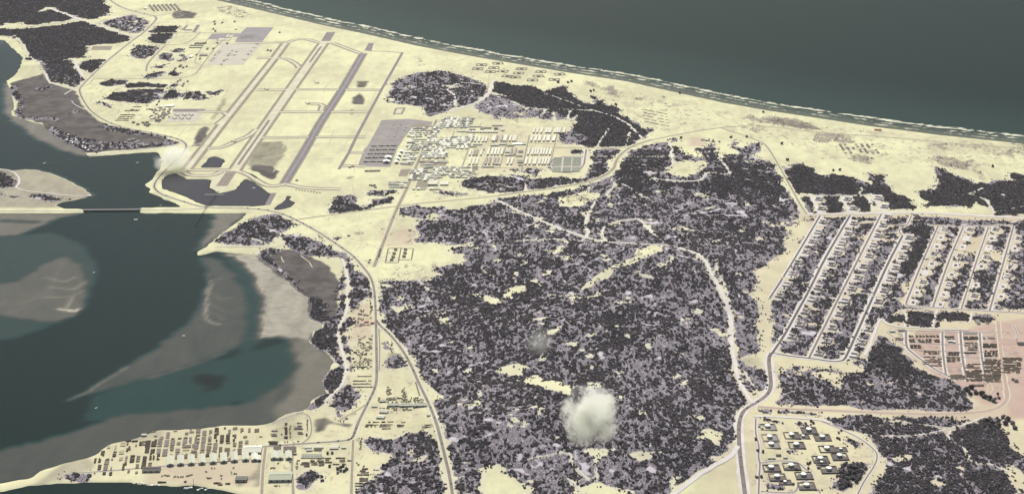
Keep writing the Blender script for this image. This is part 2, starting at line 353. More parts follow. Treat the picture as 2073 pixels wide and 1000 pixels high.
CLEAR = [
    [(2, 54), (25, 48), (45, 45), (70, 54), (60, 59), (20, 57)], [(1125, 400), (1153, 393), (1180, 387), (1216, 390), (1213, 403), (1160, 419), (1130, 416)],
    [(957, 594), (975, 591), (985, 601), (1010, 604), (1022, 612), (1005, 615), (985, 608)], [(1020, 602), (1025, 583), (1065, 578), (1062, 588), (1042, 592), (1040, 604)], [(1121, 511), (1135, 516), (1158, 517), (1150, 523), (1138, 526)],
    [(1100, 553), (1128, 541), (1120, 552), (1110, 557)], [(1178, 590), (1165, 589), (1185, 575), (1200, 560), (1240, 537), (1285, 516), (1300, 500), (1338, 494), (1340, 508), (1290, 526), (1245, 544), (1205, 575), (1190, 585)],
    [(1345, 349), (1358, 340), (1376, 328), (1391, 323), (1424, 325), (1431, 333), (1411, 350), (1396, 358), (1366, 358)], [(1356, 290), (1372, 284), (1400, 280), (1425, 283), (1440, 290), (1425, 300), (1408, 300), (1430, 322), (1395, 315), (1372, 302)],
    [(1060, 776), (1073, 760), (1095, 755), (1100, 768), (1133, 772), (1158, 779), (1158, 795), (1145, 803), (1133, 789), (1115, 783), (1085, 777)], [(1000, 745), (1050, 737), (1075, 745), (1060, 756), (1010, 755)],
    [(1175, 913), (1195, 904), (1225, 906), (1234, 918), (1215, 930), (1208, 945), (1203, 942), (1198, 928)], [(975, 945), (1000, 937), (1020, 945), (1022, 960), (1045, 970), (1080, 985), (1070, 1003), (980, 1005), (970, 985), (978, 965)],
    [(1404, 893), (1421, 869), (1441, 866), (1464, 883), (1467, 910), (1451, 899), (1431, 886)], [(1395, 1006), (1405, 987), (1440, 981), (1450, 1006)], [(1165, 1006), (1168, 990), (1190, 984), (1215, 976), (1260, 989), (1300, 1006)],
    [(1278, 912), (1300, 905), (1303, 925), (1290, 935)], [(1075, 650), (1110, 640), (1095, 652)], [(1105, 672), (1140, 657), (1135, 668), (1110, 682)], [(1185, 688), (1215, 670), (1205, 685)], [(1290, 837), (1310, 834), (1300, 846)], [(857, 437), (875, 433), (888, 437), (887, 447), (865, 448)],
    [(945, 412), (975, 407), (998, 408), (990, 416), (955, 418)], [(1035, 428), (1058, 426), (1060, 431), (1040, 433)], [(1635, 752), (1715, 755), (1722, 765), (1715, 778), (1703, 783), (1705, 795), (1700, 793), (1690, 778), (1650, 765)],
    [(1625, 440), (1640, 440), (1622, 480), (1600, 525), (1585, 560), (1575, 585), (1560, 620), (1562, 650), (1574, 690), (1560, 722), (1545, 715), (1537, 660), (1532, 613), (1518, 593), (1534, 585), (1535, 570), (1526, 550), (1560, 545), (1558, 523), (1590, 505), (1598, 480), (1590, 466), (1605, 462)],
    [(1958, 420), (1970, 409), (1985, 412), (2003, 424), (2000, 436), (1958, 434)], [(1825, 570), (1846, 570), (1838, 595), (1825, 590)], [(1720, 670), (1740, 676), (1735, 690), (1722, 688)], [(1740, 450), (1765, 445), (1775, 449), (1755, 455)],
    [(1968, 478), (2000, 470), (1985, 510), (1965, 525), (1960, 510)], [(2010, 510), (2035, 505), (2030, 530), (2012, 532)], [(2030, 835), (2045, 850), (2080, 905), (2080, 932), (2050, 905), (2022, 862)], [(2030, 945), (2045, 938), (2080, 965), (2080, 1005), (2040, 985)],
    [(760, 500), (860, 497), (905, 500), (935, 535), (870, 545), (884, 566), (770, 570), (748, 548)], [(1810, 655), (1895, 662), (1925, 650), (1960, 652), (1955, 664), (1830, 668)], [(1955, 655), (1985, 648), (2000, 660), (1990, 668), (1960, 666)],
    [(1830, 597), (1845, 605), (1850, 618), (1832, 616)], [(1900, 650), (1925, 645), (1935, 660), (1905, 662)], [(1497, 718), (1542, 717), (1548, 742), (1503, 741)],
]
veg = np.zeros((NX, NY), np.float32); dens = np.zeros((NX, NY), np.float32)
for pl, v in VEG:
    stamp(veg, pl, 1.0, 26); stamp(dens, pl, v, 40)
for pl in CLEAR:
    stamp(veg, pl, 0.0, 16)

gapn = .6 * vnoise(GX, GY / 1.6, 60, 51, 3) + .4 * vnoise(GX, GY, 16, 52, 2)
veg[(gapn > .665) & (dens < .87)] = 0.0
# --- soils
damp = np.zeros((NX, NY), np.float32)
for pl, v in [
    ([(20, 168), (88, 150), (100, 170), (153, 183), (160, 200), (175, 225), (195, 243), (213, 252), (300, 272), (366, 289), (346, 297), (195, 309), (173, 310), (100, 272), (83, 250), (30, 233), (36, 205)], 1),
    ([(530, 510), (585, 505), (630, 520), (665, 540), (688, 572), (682, 600), (683, 640), (660, 655), (650, 650), (625, 640), (622, 600), (598, 585), (568, 558), (545, 538), (522, 518)], 1.15),
    ([(432, 492), (450, 472), (500, 448), (560, 434), (600, 452), (560, 470), (500, 480), (460, 492)], .6),
    ([(520, 288), (570, 285), (582, 300), (575, 318), (560, 338), (520, 338), (505, 345), (500, 330)], .55), ([(515, 335), (553, 338), (568, 348), (550, 365), (535, 360), (525, 350), (512, 345)], 1.1),
    ([(388, 298), (400, 265), (412, 256), (422, 257), (420, 275), (405, 295)], .8), ([(425, 243), (450, 200), (462, 197), (455, 215), (437, 243)], .5),
    ([(351, 25), (365, 20), (399, 28), (391, 38), (349, 38)], .8), ([(722, 165), (745, 165), (740, 178), (722, 178)], .75), ([(713, 198), (727, 188), (740, 200), (735, 213), (715, 212)], .85), ([(708, 222), (720, 218), (716, 232), (706, 232)], .6), ([(758, 170), (770, 160), (766, 170), (755, 170)], .4),
    ([(715, 470), (740, 468), (735, 476), (715, 476)], .5), ([(700, 358), (718, 355), (712, 363), (698, 363)], .6),
    ([(-200, 400), (10, 398), (114, 414), (130, 422), (-200, 423)], .0),
    ([(775, 735), (790, 712), (812, 712), (832, 738), (800, 748)], .5), ([(1505, 742), (1500, 722), (1540, 720), (1545, 740)], .35), ([(1540, 240), (1610, 243), (1670, 263), (1600, 258)], .5), ([(480, 990), (500, 975), (530, 965), (528, 940), (518, 945), (505, 960), (480, 970)], .5), ([(515, 985), (520, 940), (532, 900), (542, 905), (538, 985)], .5),
    ([(638, 862), (640, 848), (655, 843), (680, 855), (720, 858), (710, 866), (665, 858), (648, 875), (640, 880)], .7), ([(840, 500), (842, 490), (838, 470), (830, 478)], .2), ([(560, 860), (600, 850), (618, 862), (612, 890), (545, 895), (545, 875)], .35),
]:
    stamp(damp, pl, v, 14)
mud = np.zeros((NX, NY), np.float32)
for pl, v in [([(-200, 345), (40, 343), (75, 343), (105, 350), (140, 365), (173, 383), (187, 395), (175, 400), (130, 408), (114, 414), (125, 421), (-200, 421)], 1), ([(176, 317), (240, 308), (318, 300), (330, 310), (320, 345), (290, 375), (300, 390), (350, 412), (300, 430), (560, 430), (480, 440), (300, 425)], .0),
              ([(60, 985), (130, 935), (180, 920), (190, 945), (130, 970)], .8), ([(12, 160), (45, 135), (85, 130), (90, 145), (60, 163), (20, 165)], .25), ([(225, 897), (276, 885), (300, 872), (330, 872), (325, 885), (260, 893)], .8), ([(520, 860), (580, 836), (615, 829), (600, 850), (560, 862)], .6)]:
    stamp(mud, pl, v, 8)
brown = np.zeros((NX, NY), np.float32)
stamp(brown, [(1170, 165), (1366, 200), (1553, 240), (1754, 262), (2100, 300), (2100, 345), (1900, 335), (1780, 330), (1660, 320), (1580, 290), (1450, 262), (1320, 270), (1260, 222)], .33, 60)
stamp(brown, [(760, 535), (930, 530), (890, 570), (765, 572)], .42, 30)
stamp(brown, [(640, 440), (760, 430), (850, 445), (845, 495), (775, 500), (700, 480)], .26, 30)
stamp(brown, [(300, 20), (480, 20), (430, 150), (300, 160)], .2, 30)
stamp(brown, [(835, 240), (1150, 250), (1120, 345), (1000, 352), (900, 372), (820, 385)], .26, 20)
stamp(brown, [(560, 440), (760, 430), (840, 500), (780, 560), (740, 540), (640, 470)], .2, 30)
stamp(brown, [(880, 110), (1040, 135), (1160, 155), (1150, 168), (1000, 160), (880, 140)], .22, 60)
stamp(brown, [(160, 175), (240, 178), (330, 215), (330, 250), (220, 245), (170, 215)], .30, 30)
stamp(brown, [(880, 235), (1060, 232), (1150, 250), (1060, 256), (900, 250)], .34, 30)
stamp(brown, [(900, 345), (1000, 352), (990, 395), (880, 405), (820, 395), (830, 350)], .30, 30)
stamp(brown, [(700, 600), (757, 600), (890, 800), (880, 1000), (720, 1000), (540, 1000), (540, 850), (700, 830)], .24, 20)
stamp(brown, [(1790, 665), (2070, 665), (2070, 790), (1960, 785)], .34, 15)
stamp(brown, [(1530, 840), (1760, 890), (1780, 930), (1740, 1000), (1520, 1000)], .24, 20)
for pl, v in [([(1651, 269), (1700, 270), (1726, 278), (1734, 291), (1690, 287), (1653, 289)], .8), ([(1741, 315), (1761, 315), (1766, 333), (1744, 330), (1716, 325), (1718, 320)], .9), ([(1887, 293), (1900, 289), (1927, 292), (1907, 296), (1927, 305), (1903, 302)], 1), ([(1879, 318), (1929, 318), (1945, 328), (1965, 332), (1960, 345), (1940, 342), (1885, 328)], .95),
              ([(1955, 325), (1968, 325), (1990, 350), (2003, 365), (1990, 368), (1970, 350)], .7), ([(1510, 240), (1522, 228), (1535, 240), (1560, 234), (1615, 241), (1670, 262), (1640, 263), (1590, 257), (1545, 250)], .8), ([(1172, 162), (1200, 166), (1218, 178), (1200, 177)], .85), ([(1225, 180), (1238, 172), (1256, 188), (1245, 197), (1230, 190)], .9),
              ([(1288, 198), (1298, 196), (1298, 206), (1290, 206)], .8), ([(1330, 192), (1345, 192), (1362, 202), (1340, 197)], .5), ([(1345, 213), (1362, 210), (1366, 217), (1350, 218)], .6), ([(833, 115), (845, 110), (860, 125), (868, 133), (850, 135)], .5), ([(430, 15), (470, 12), (520, 35), (480, 38), (450, 30)], .55), ([(1930, 292), (2015, 294), (2010, 300), (1950, 299)], .7), ([(1995, 303), (2060, 305), (2060, 318), (2000, 312)], .6),
              ([(1690, 295), (1790, 292), (1800, 300), (1760, 312), (1700, 305)], .45), ([(1499, 252), (1530, 252), (1550, 258), (1535, 270), (1520, 266)], .6), ([(1270, 222), (1345, 230), (1350, 250), (1290, 248)], .25), ([(950, 130), (1150, 145), (1140, 165), (1000, 160)], .12), ([(2040, 280), (2300, 300), (2300, 340), (2045, 310)], .6), ([(1370, 340), (1420, 330), (1400, 350)], .3), ([(1128, 398), (1200, 390), (1190, 408), (1150, 415)], .5), ([(1200, 560), (1290, 518), (1300, 522), (1220, 565)], .35),
              ([(900, 385), (1000, 375), (1000, 395), (930, 402)], .4), ([(1000, 195), (1080, 222), (1140, 238), (1060, 240), (970, 222)], .5), ([(700, 600), (755, 600), (757, 790), (705, 790)], .3), ([(820, 350), (900, 345), (900, 362), (820, 372)], .3)]:
    stamp(brown, pl, v, 22, 'max')
pink = np.zeros((NX, NY), np.float32)
stamp(pink, [(1500, 430), (2300, 430), (2300, 1050), (1400, 1050), (1480, 820)], .30, 30)
stamp(pink, [(0, 850), (560, 840), (720, 620), (770, 650), (920, 1050), (0, 1050)], .16, 30)
for pl, v in [([(1785, 662), (1960, 668), (2010, 640), (2300, 640), (2300, 840), (2030, 850), (2000, 838), (1990, 820), (1960, 790), (1900, 770), (1840, 715)], 1), ([(1850, 835), (2040, 815), (2040, 850), (1850, 845)], .7), ([(1560, 822), (1850, 830), (1850, 840), (1560, 832)], .5), ([(770, 470), (840, 462), (838, 498), (775, 500)], .5), ([(1025, 258), (1075, 258), (1073, 274), (1022, 272)], .9), ([(1000, 341), (1030, 341), (1030, 350), (1000, 350)], .8),
              ([(300, 935), (530, 925), (520, 985), (300, 975)], .55), ([(150, 880), (330, 870), (530, 860), (530, 930), (300, 945), (190, 970)], .25), ([(712, 615), (752, 620), (756, 680), (715, 690)], .6), ([(1395, 278), (1430, 280), (1425, 296), (1398, 296)], .7), ([(1640, 430), (2100, 440), (2100, 640), (1600, 720), (1560, 700)], .45), ([(1500, 820), (1540, 820), (1545, 1010), (1495, 1010)], .35), ([(990, 250), (1160, 260), (1180, 345), (950, 350)], .25)]:
    stamp(pink, pl, v, 12)

# --- roads, tracks: photo polylines, width m, kind
ROADS = [
    ('asphalt', 10, [(200, -30), (222, 2), (250, 18), (290, 28), (313, 33), (318, 38), (310, 48), (290, 68), (270, 81), (215, 125), (190, 150), (163, 176), (160, 185), (168, 203), (185, 228), (222, 250), (255, 260), (300, 268), (345, 277), (368, 285), (377, 292), (377, 300), (368, 314),
                     (345, 335), (328, 352), (316, 366), (311, 378), (317, 387), (330, 395), (370, 408), (400, 417), (425, 421), (470, 421), (520, 423), (555, 428), (585, 438), (610, 451), (640, 467), (660, 480), (690, 500), (715, 518), (735, 540), (750, 560), (757, 580), (760, 615), (761, 650)]),
    ('asphalt', 11, [(761, 650), (762, 700), (763, 750), (762, 775), (756, 793), (745, 815), (735, 835), (725, 855), (718, 875), (713, 887), (700, 892), (610, 898), (540, 903), (500, 906)]),
    ('asphalt', 11, [(761, 648), (770, 660), (785, 672), (805, 695), (822, 720), (835, 745), (850, 780), (870, 820), (885, 860), (900, 920), (912, 970), (920, 1030)]),
    ('dirt_road', 9, [(605, 444), (680, 434), (750, 425), (806, 417), (880, 409), (960, 402), (1020, 395)]),
    ('dirt_road', 16, [(1010, 396), (1065, 388), (1130, 380), (1180, 371), (1220, 359), (1243, 343), (1247, 325), (1262, 307), (1285, 294), (1320, 283)]),
    ('dirt_road', 9, [(1318, 284), (1380, 271), (1440, 261), (1500, 255), (1560, 256), (1653, 269), (1779, 276), (1929, 291), (2070, 301), (2250, 318)]),
    ('dirt_road', 15, [(884, 243), (868, 278), (850, 320), (835, 355), (820, 390), (806, 417), (790, 455), (773, 500), (757, 540)]),
    ('dirt_road', 9, [(1464, 261), (1516, 278), (1542, 288), (1552, 296), (1566, 317), (1581, 343), (1603, 383), (1623, 420), (1634, 434)]),
    ('track', 20, [(1634, 434), (1720, 433), (1850, 430), (1920, 433), (2000, 438), (2250, 452)]),
    ('asphalt_brown', 15, [(1562, 714), (1556, 724), (1558, 750), (1562, 785), (1550, 803), (1525, 818), (1505, 830), (1497, 850), (1495, 880), (1498, 920), (1503, 960), (1512, 1030)]),
    ('pink_road', 15, [(1535, 823), (1600, 828), (1700, 831), (1850, 838), (1950, 836), (2000, 832), (2028, 822), (2040, 806), (2036, 790)]),
    ('asphalt_dark', 8, [(1660, 437), (1633, 483), (1585, 563), (1558, 604)]),
    ('asphalt_dark', 10, [(1721, 436), (1693, 484), (1669, 525), (1633, 598), (1618, 624), (1586, 682), (1564, 714)]),
    ('asphalt_brown', 9, [(1784, 434), (1744, 512), (1701, 597), (1683, 633), (1638, 724)]),
    ('asphalt_dark', 10, [(1827, 478), (1798, 532), (1769, 597), (1739, 664), (1714, 720), (1708, 729), (1695, 732), (1680, 731), (1640, 725), (1600, 721), (1564, 714)]),
    ('asphalt_brown', 6, [(1845, 437), (1838, 455), (1822, 463), (1820, 470), (1827, 478)]),
    ('asphalt_brown', 8, [(1899, 458), (1863, 540), (1835, 611)]), ('asphalt_brown', 8, [(1950, 460), (1920, 529), (1889, 621)]), ('asphalt_brown', 7, [(2001, 460), (1973, 540), (1946, 626)]), ('asphalt_brown', 8, [(2052, 458), (2028, 544), (2003, 629)]),
    ('asphalt_brown', 6, [(1880, 456), (1950, 459), (2045, 456), (2053, 460)]), ('asphalt_brown', 7, [(1836, 610), (1833, 617), (1845, 620), (1900, 623), (2003, 630), (2200, 640)]),
    # tank farm
    ('asphalt_brown', 5, [(1663, 852), (1697, 866), (1742, 887), (1771, 910), (1777, 923), (1771, 942), (1749, 973), (1735, 1003)]), ('asphalt_brown', 6, [(1530, 847), (1529, 878), (1537, 901), (1535, 926), (1539, 937), (1537, 960), (1535, 1020)]),
    ('asphalt_brown', 5, [(1539, 937), (1576, 931), (1616, 935), (1627, 946), (1645, 960), (1645, 967), (1636, 972), (1616, 976), (1613, 993), (1600, 998), (1540, 994)]),
    # camp streets
    ('dirt_road', 8, [(1072, 274), (1056, 345)]), ('dirt_road', 6, [(1031, 273), (1012, 338)]), ('dirt_road', 6, [(1128, 272), (1110, 350), (1180, 350), (1187, 303)]), ('asphalt_brown', 9, [(1187, 303), (1180, 349), (1110, 349), (1116, 318), (1182, 317)]),
    ('dirt_road', 6, [(1000, 288), (975, 340)]), ('dirt_road', 5, [(868, 278), (1000, 282), (1072, 290), (1128, 292)]), ('dirt_road', 6, [(835, 356), (900, 338), (1100, 342)]), ('dirt_road', 8, [(1100, 299), (1180, 300), (1260, 300), (1290, 297)]), ('dirt_road', 6, [(920, 265), (895, 336)]), ('dirt_road', 6, [(960, 270), (935, 340)]),
    ('dirt_road', 7, [(190, 160), (300, 160), (390, 158), (408, 135), (440, 90), (470, 70)]), ('dirt_road', 7, [(300, 90), (330, 92), (380, 90), (405, 67)]), ('dirt_road', 5, [(318, 68), (400, 66), (470, 68)]), ('dirt_road', 5, [(420, 80), (388, 128), (413, 132), (395, 150)]), ('dirt_road', 12, [(335, 92), (298, 128), (296, 145)]),
    ('dirt_road', 6, [(313, 33), (340, 29), (374, 22)]), ('dirt_road', 5, [(280, 20), (320, 12), (360, 12)]), ('dirt_road', 5, [(160, 178), (180, 172), (190, 160)]), ('dirt_road', 6, [(305, 253), (340, 255), (395, 252), (440, 252)]), ('dirt_road', 5, [(340, 215), (345, 225), (320, 250)]),
    ('asphalt_brown', 5, [(160, 957), (250, 950), (330, 943), (420, 936), (520, 927)]), ('dirt_road', 10, [(538, 903), (532, 950), (530, 1000)]), ('dirt_road', 9, [(715, 890), (713, 940), (711, 1010)]), ('dirt_road', 9, [(595, 895), (590, 940), (594, 1000)]), ('dirt_road', 6, [(610, 898), (628, 885), (632, 865), (626, 838), (600, 836)]), ('asphalt_brown', 4, [(553, 855), (590, 842), (615, 833)]),
    ('dirt_road', 5, [(690, 848), (720, 832), (742, 818)]), ('dirt_road', 6, [(767, 665), (769, 700), (768, 750)]),
    # pink depot lanes
    ('asphalt_brown', 9, [(1834, 670), (1834, 700), (1843, 712), (1895, 750), (1940, 770)]), ('asphalt_brown', 9, [(1944, 670), (1947, 715), (1950, 735), (1958, 772)]), ('asphalt_brown', 8, [(1908, 672), (1908, 705), (1912, 740), (1915, 758)]), ('asphalt_brown', 8, [(1983, 674), (1987, 720), (1992, 750), (2000, 775)]),
    ('asphalt_brown', 5, [(1810, 667), (1900, 672), (2020, 673)]), ('asphalt_brown', 4, [(1840, 692), (1905, 697), (1945, 697), (1985, 698)]), ('asphalt_brown', 4, [(1850, 708), (1945, 713), (2015, 713)]), ('asphalt_brown', 4, [(1862, 721), (1950, 722), (2018, 726)]), ('pink_road', 14, [(2020, 650), (2025, 700), (2032, 760), (2040, 800)]),
    ('asphalt_brown', 4, [(1795, 672), (1820, 690), (1838, 704)]), ('asphalt_brown', 4, [(2050, 655), (2060, 675), (2058, 690)]),
    # pale sand tracks through the scrub
    ('track', 13, [(1000, 403), (1060, 432), (1130, 462), (1160, 472), (1190, 482), (1225, 490)]), ('track', 9, [(1225, 490), (1300, 494), (1345, 496), (1375, 502)]), ('track', 14, [(1375, 502), (1410, 513), (1430, 530), (1440, 555), (1455, 580), (1467, 605), (1478, 635), (1481, 670), (1483, 710), (1490, 750), (1500, 780), (1515, 805), (1525, 816)]),
    ('track', 6, [(1000, 492), (1040, 489), (1120, 484), (1170, 488), (1225, 490)]), ('track', 6, [(1225, 488), (1218, 470), (1225, 457), (1250, 448), (1295, 443), (1310, 462), (1335, 486)]), ('track', 6, [(1205, 407), (1190, 438), (1185, 455), (1190, 470), (1188, 482)]), ('track', 4, [(1452, 522), (1450, 540), (1462, 568), (1472, 590), (1480, 625)]),
    ('track', 7, [(1353, 288), (1361, 300), (1358, 312), (1363, 325), (1361, 336), (1348, 342)]), ('track', 9, [(1325, 348), (1321, 352), (1326, 363), (1366, 367), (1416, 367), (1424, 360), (1431, 350), (1440, 350)]), ('track', 6, [(1455, 320), (1480, 350), (1465, 354), (1448, 349)]), ('track', 4, [(1500, 341), (1525, 343), (1560, 350)]),
    ('track', 5, [(1242, 250), (1225, 270), (1208, 298), (1195, 318)]), ('track', 5, [(1275, 267), (1272, 280), (1265, 297)]), ('track', 5, [(1195, 317), (1250, 317), (1300, 318), (1355, 317)]), ('track', 5, [(1228, 322), (1232, 335), (1230, 350)]), ('track', 5, [(1238, 362), (1245, 375), (1230, 390), (1228, 398)]), ('track', 5, [(1258, 372), (1285, 385), (1303, 400)]), ('track', 6, [(1063, 370), (1066, 388)]), ('track', 5, [(1153, 360), (1165, 372)]),
    ('track', 6, [(1750, 880), (1816, 884), (1879, 878), (1929, 866), (1965, 856), (1992, 843)]), ('track', 5, [(1942, 900), (1957, 913), (1964, 930), (1979, 938), (2004, 938), (2040, 955)]), ('track', 4, [(1800, 852), (1860, 858), (1920, 866)]), ('track', 4, [(1925, 870), (1920, 885), (1928, 897)]), ('track', 5, [(1065, 930), (1140, 915), (1155, 920), (1163, 943), (1190, 972)]), ('track', 5, [(1148, 968), (1165, 980), (1182, 1003)]), ('track', 4, [(1208, 943), (1208, 970)]), ('track', 4, [(1505, 750), (1530, 790), (1540, 803)]),
    ('track', 16, [(1494, 902), (1480, 925), (1420, 956), (1360, 1003), (1345, 1020)]), ('track', 22, [(98, 17), (130, 28), (160, 40)]), ('track', 14, [(160, 40), (205, 55), (275, 77)]), ('track', 8, [(-60, 62), (20, 57), (70, 54), (160, 41)]), ('track', 10, [(195, 48), (235, 37), (270, 29)]), ('track', 8, [(92, 146), (97, 168), (125, 175), (150, 181), (158, 178)]), ('track', 14, [(150, 121), (158, 140), (171, 158)]), ('track', 8, [(150, 180), (130, 192)]), ('track', 5, [(145, 205), (150, 212), (170, 222)]),
    ('track', 6, [(30, 72), (36, 80), (48, 92), (58, 112), (75, 126)]), ('track', 8, [(176, 315), (235, 309), (340, 297), (372, 290)]), ('track', 9, [(-60, 343), (0, 342), (28, 347), (40, 362), (38, 373), (30, 380), (50, 387), (110, 393), (165, 399), (185, 396)]), ('track', 7, [(-60, 385), (0, 383), (30, 380)]), ('track', 4, [(0, 397), (40, 395), (60, 403), (100, 409), (130, 406)]), ('track', 7, [(-60, 427), (60, 427), (165, 427)]), ('track', 8, [(285, 425), (350, 425), (420, 422)]),
    ('track', 8, [(1035, 205), (1065, 220), (1110, 222), (1155, 222), (1205, 225), (1240, 235), (1270, 250), (1300, 280)]), ('track', 5, [(1100, 188), (1150, 206), (1205, 225)]), ('track', 5, [(1105, 222), (1100, 232), (1085, 240)]), ('track', 5, [(1120, 224), (1122, 245)]), ('track', 8, [(1155, 224), (1148, 240), (1160, 244), (1170, 232)]), ('track', 14, [(909, 228), (950, 214), (975, 203), (992, 188), (995, 175), (999, 163)]), ('track', 6, [(905, 183), (930, 167), (985, 172)]), ('track', 8, [(905, 183), (922, 193), (920, 215)]),
    ('track', 8, [(692, 524), (700, 545), (705, 570), (703, 600), (704, 625), (695, 648), (685, 665), (684, 680), (692, 710), (700, 735), (701, 760), (692, 780), (675, 797), (660, 812)]), ('track', 5, [(436, 500), (500, 499), (560, 502), (575, 492), (570, 482)]), ('track', 5, [(510, 482), (545, 497)]),
    ('track', 6, [(1613, 395), (1700, 397), (1745, 395), (1760, 393)]), ('track', 8, [(1640, 393), (1656, 432)]), ('track', 8, [(1700, 397), (1722, 432)]), ('track', 8, [(1755, 395), (1770, 430)]), ('track', 8, [(1762, 392), (1788, 430)]), ('track', 5, [(1740, 393), (1745, 380)]), ('track', 7, [(1990, 381), (1963, 393), (1998, 405), (2013, 432)]), ('track', 4, [(2013, 430), (2070, 418)]), ('track', 4, [(2030, 393), (2040, 405)]),
    ('track', 6, [(1820, 628), (1835, 635), (1832, 662)]), ('track', 7, [(1897, 628), (1887, 662)]), ('track', 7, [(1967, 634), (1963, 655)]), ('track', 10, [(1783, 645), (1800, 660), (1860, 664), (1960, 668)]), ('track', 5, [(1788, 455), (1850, 455)]), ('track', 4, [(1776, 472), (1820, 472)]), ('track', 4, [(1620, 575), (1640, 571)]), ('track', 5, [(1575, 588), (1630, 594)]), ('track', 8, [(1637, 598), (1690, 605)]), ('track', 7, [(1735, 592), (1768, 598)]), ('track', 6, [(1765, 600), (1830, 605)]), ('track', 12, [(1783, 645), (1770, 670), (1765, 690), (1750, 720)]),
    ('track', 12, [(1525, 842), (1600, 845), (1660, 849), (1680, 856)]), ('track', 4, [(840, 560), (870, 590)]), ('track', 4, [(843, 645), (880, 630), (905, 625)]),
]
roadf = np.zeros((NX, NY), np.float32)
for kind, w, pts in ROADS:
    stamp_line(roadf, pts, w * .5 + 6, 1.0)
    stamp_line(veg, pts, w * (.6 if kind == 'track' else .5) + (5 if kind == 'track' else 10), 0.0)
    if kind.startswith('asphalt') and w < 9:
        pass

# ammunition pads
PADS = [  # photo centre
    [(1664, 450), (1655, 471), (1643, 490), (1630, 511), (1614, 532), (1602, 555), (1591, 577), (1577, 599)],
    [(1727, 453), (1715, 474), (1703, 494), (1693, 513), (1682, 536), (1669, 557), (1655, 583), (1642, 607), (1629, 632), (1617, 657), (1602, 682)],
    [(1795, 440), (1786, 457), (1776, 478), (1767, 497), (1758, 519), (1747, 540), (1735, 563), (1723, 585), (1709, 610), (1698, 637), (1684, 664), (1672, 691), (1656, 716)],
    [(1839, 482), (1831, 502), (1825, 522), (1812, 543), (1801, 566), (1789, 589), (1777, 611), (1757, 667), (1743, 694), (1728, 720)],
    [(1911, 465), (1905, 481), (1897, 499), (1889, 514), (1887, 534), (1874, 552), (1867, 571), (1857, 592), (1849, 612)],
    [(1962, 465), (1956, 483), (1949, 500), (1942, 518), (1935, 537), (1927, 556), (1920, 576), (1911, 596), (1904, 616)],
    [(2014, 465), (2008, 483), (2001, 503), (1996, 521), (1987, 539), (1976, 577), (1971, 599)],
    [(2061, 483), (2055, 503), (2045, 540), (2039, 560), (2031, 580), (2027, 600), (2018, 623)],
    [(1656, 404), (1661, 423), (1714, 404), (1726, 423), (1776, 402), (1789, 419)],
]
PADDIR = (-0.55, 1.0)
for row in PADS:
    for (px, py) in row:
        rx, ry = 14 + 4 * random.random(), 8.5 + 2 * random.random()
        ring = [(px - 2 + rx * math.cos(a * .5236), py + ry * math.sin(a * .5236)) for a in range(12)]
        stamp(veg, ring, 0.0, 20)
        stamp(dens, ring, 0.3, 10)
veg[water > .5] = 0
rn_ = vnoise(GX, GY / 1.5, 150, 41, 3); rn2_ = vnoise(GX, GY / 1.5, 90, 42, 3)
trail = ((np.abs(rn_ - .5) < .0075) & (vnoise(GX, GY, 300, 43, 2) > .47)) | ((np.abs(rn2_ - .47) < .007) & (vnoise(GX, GY, 300, 44, 2) > .55))
trail = blur(trail.astype(np.float32) * (dens < .93) * (veg > .5), 1)
TANKS = [(354, 222), (376, 340), (395, 422), (622, 316), (817, 260), (967, 340), (677, 426), (1020, 468), (1163, 552), (947, 584), (1043, 700), (618, 662), (394, 682), (460, 784), (758, 767), (792, 884)]
TANKS_S = [(754, 340), (1178, 485), (962, 633), (550, 853)]
TANKS = [(1490 + x / 5.555, 820 + y / 5.555) for x, y in TANKS]; TANKS_S = [(1490 + x / 5.555, 820 + y / 5.555) for x, y in TANKS_S]
vegwide = blur(veg, 9); veg = blur(veg, 2); damp = blur(damp, 2); mud = blur(mud, 2); brown = blur(brown, 5); pink = blur(pink, 4); dens = blur(dens, 2)

# ------------------------------------------------------------------ material helpers
MATS = {}

def new_mat(name, rough=0.9, spec=0.2):
    m = bpy.data.materials.new(name); m.use_nodes = True
    b = m.node_tree.nodes['Principled BSDF']
    b.inputs['Roughness'].default_value = rough
    b.inputs['Specular IOR Level'].default_value = spec
    MATS[name] = m
    return m, m.node_tree, b

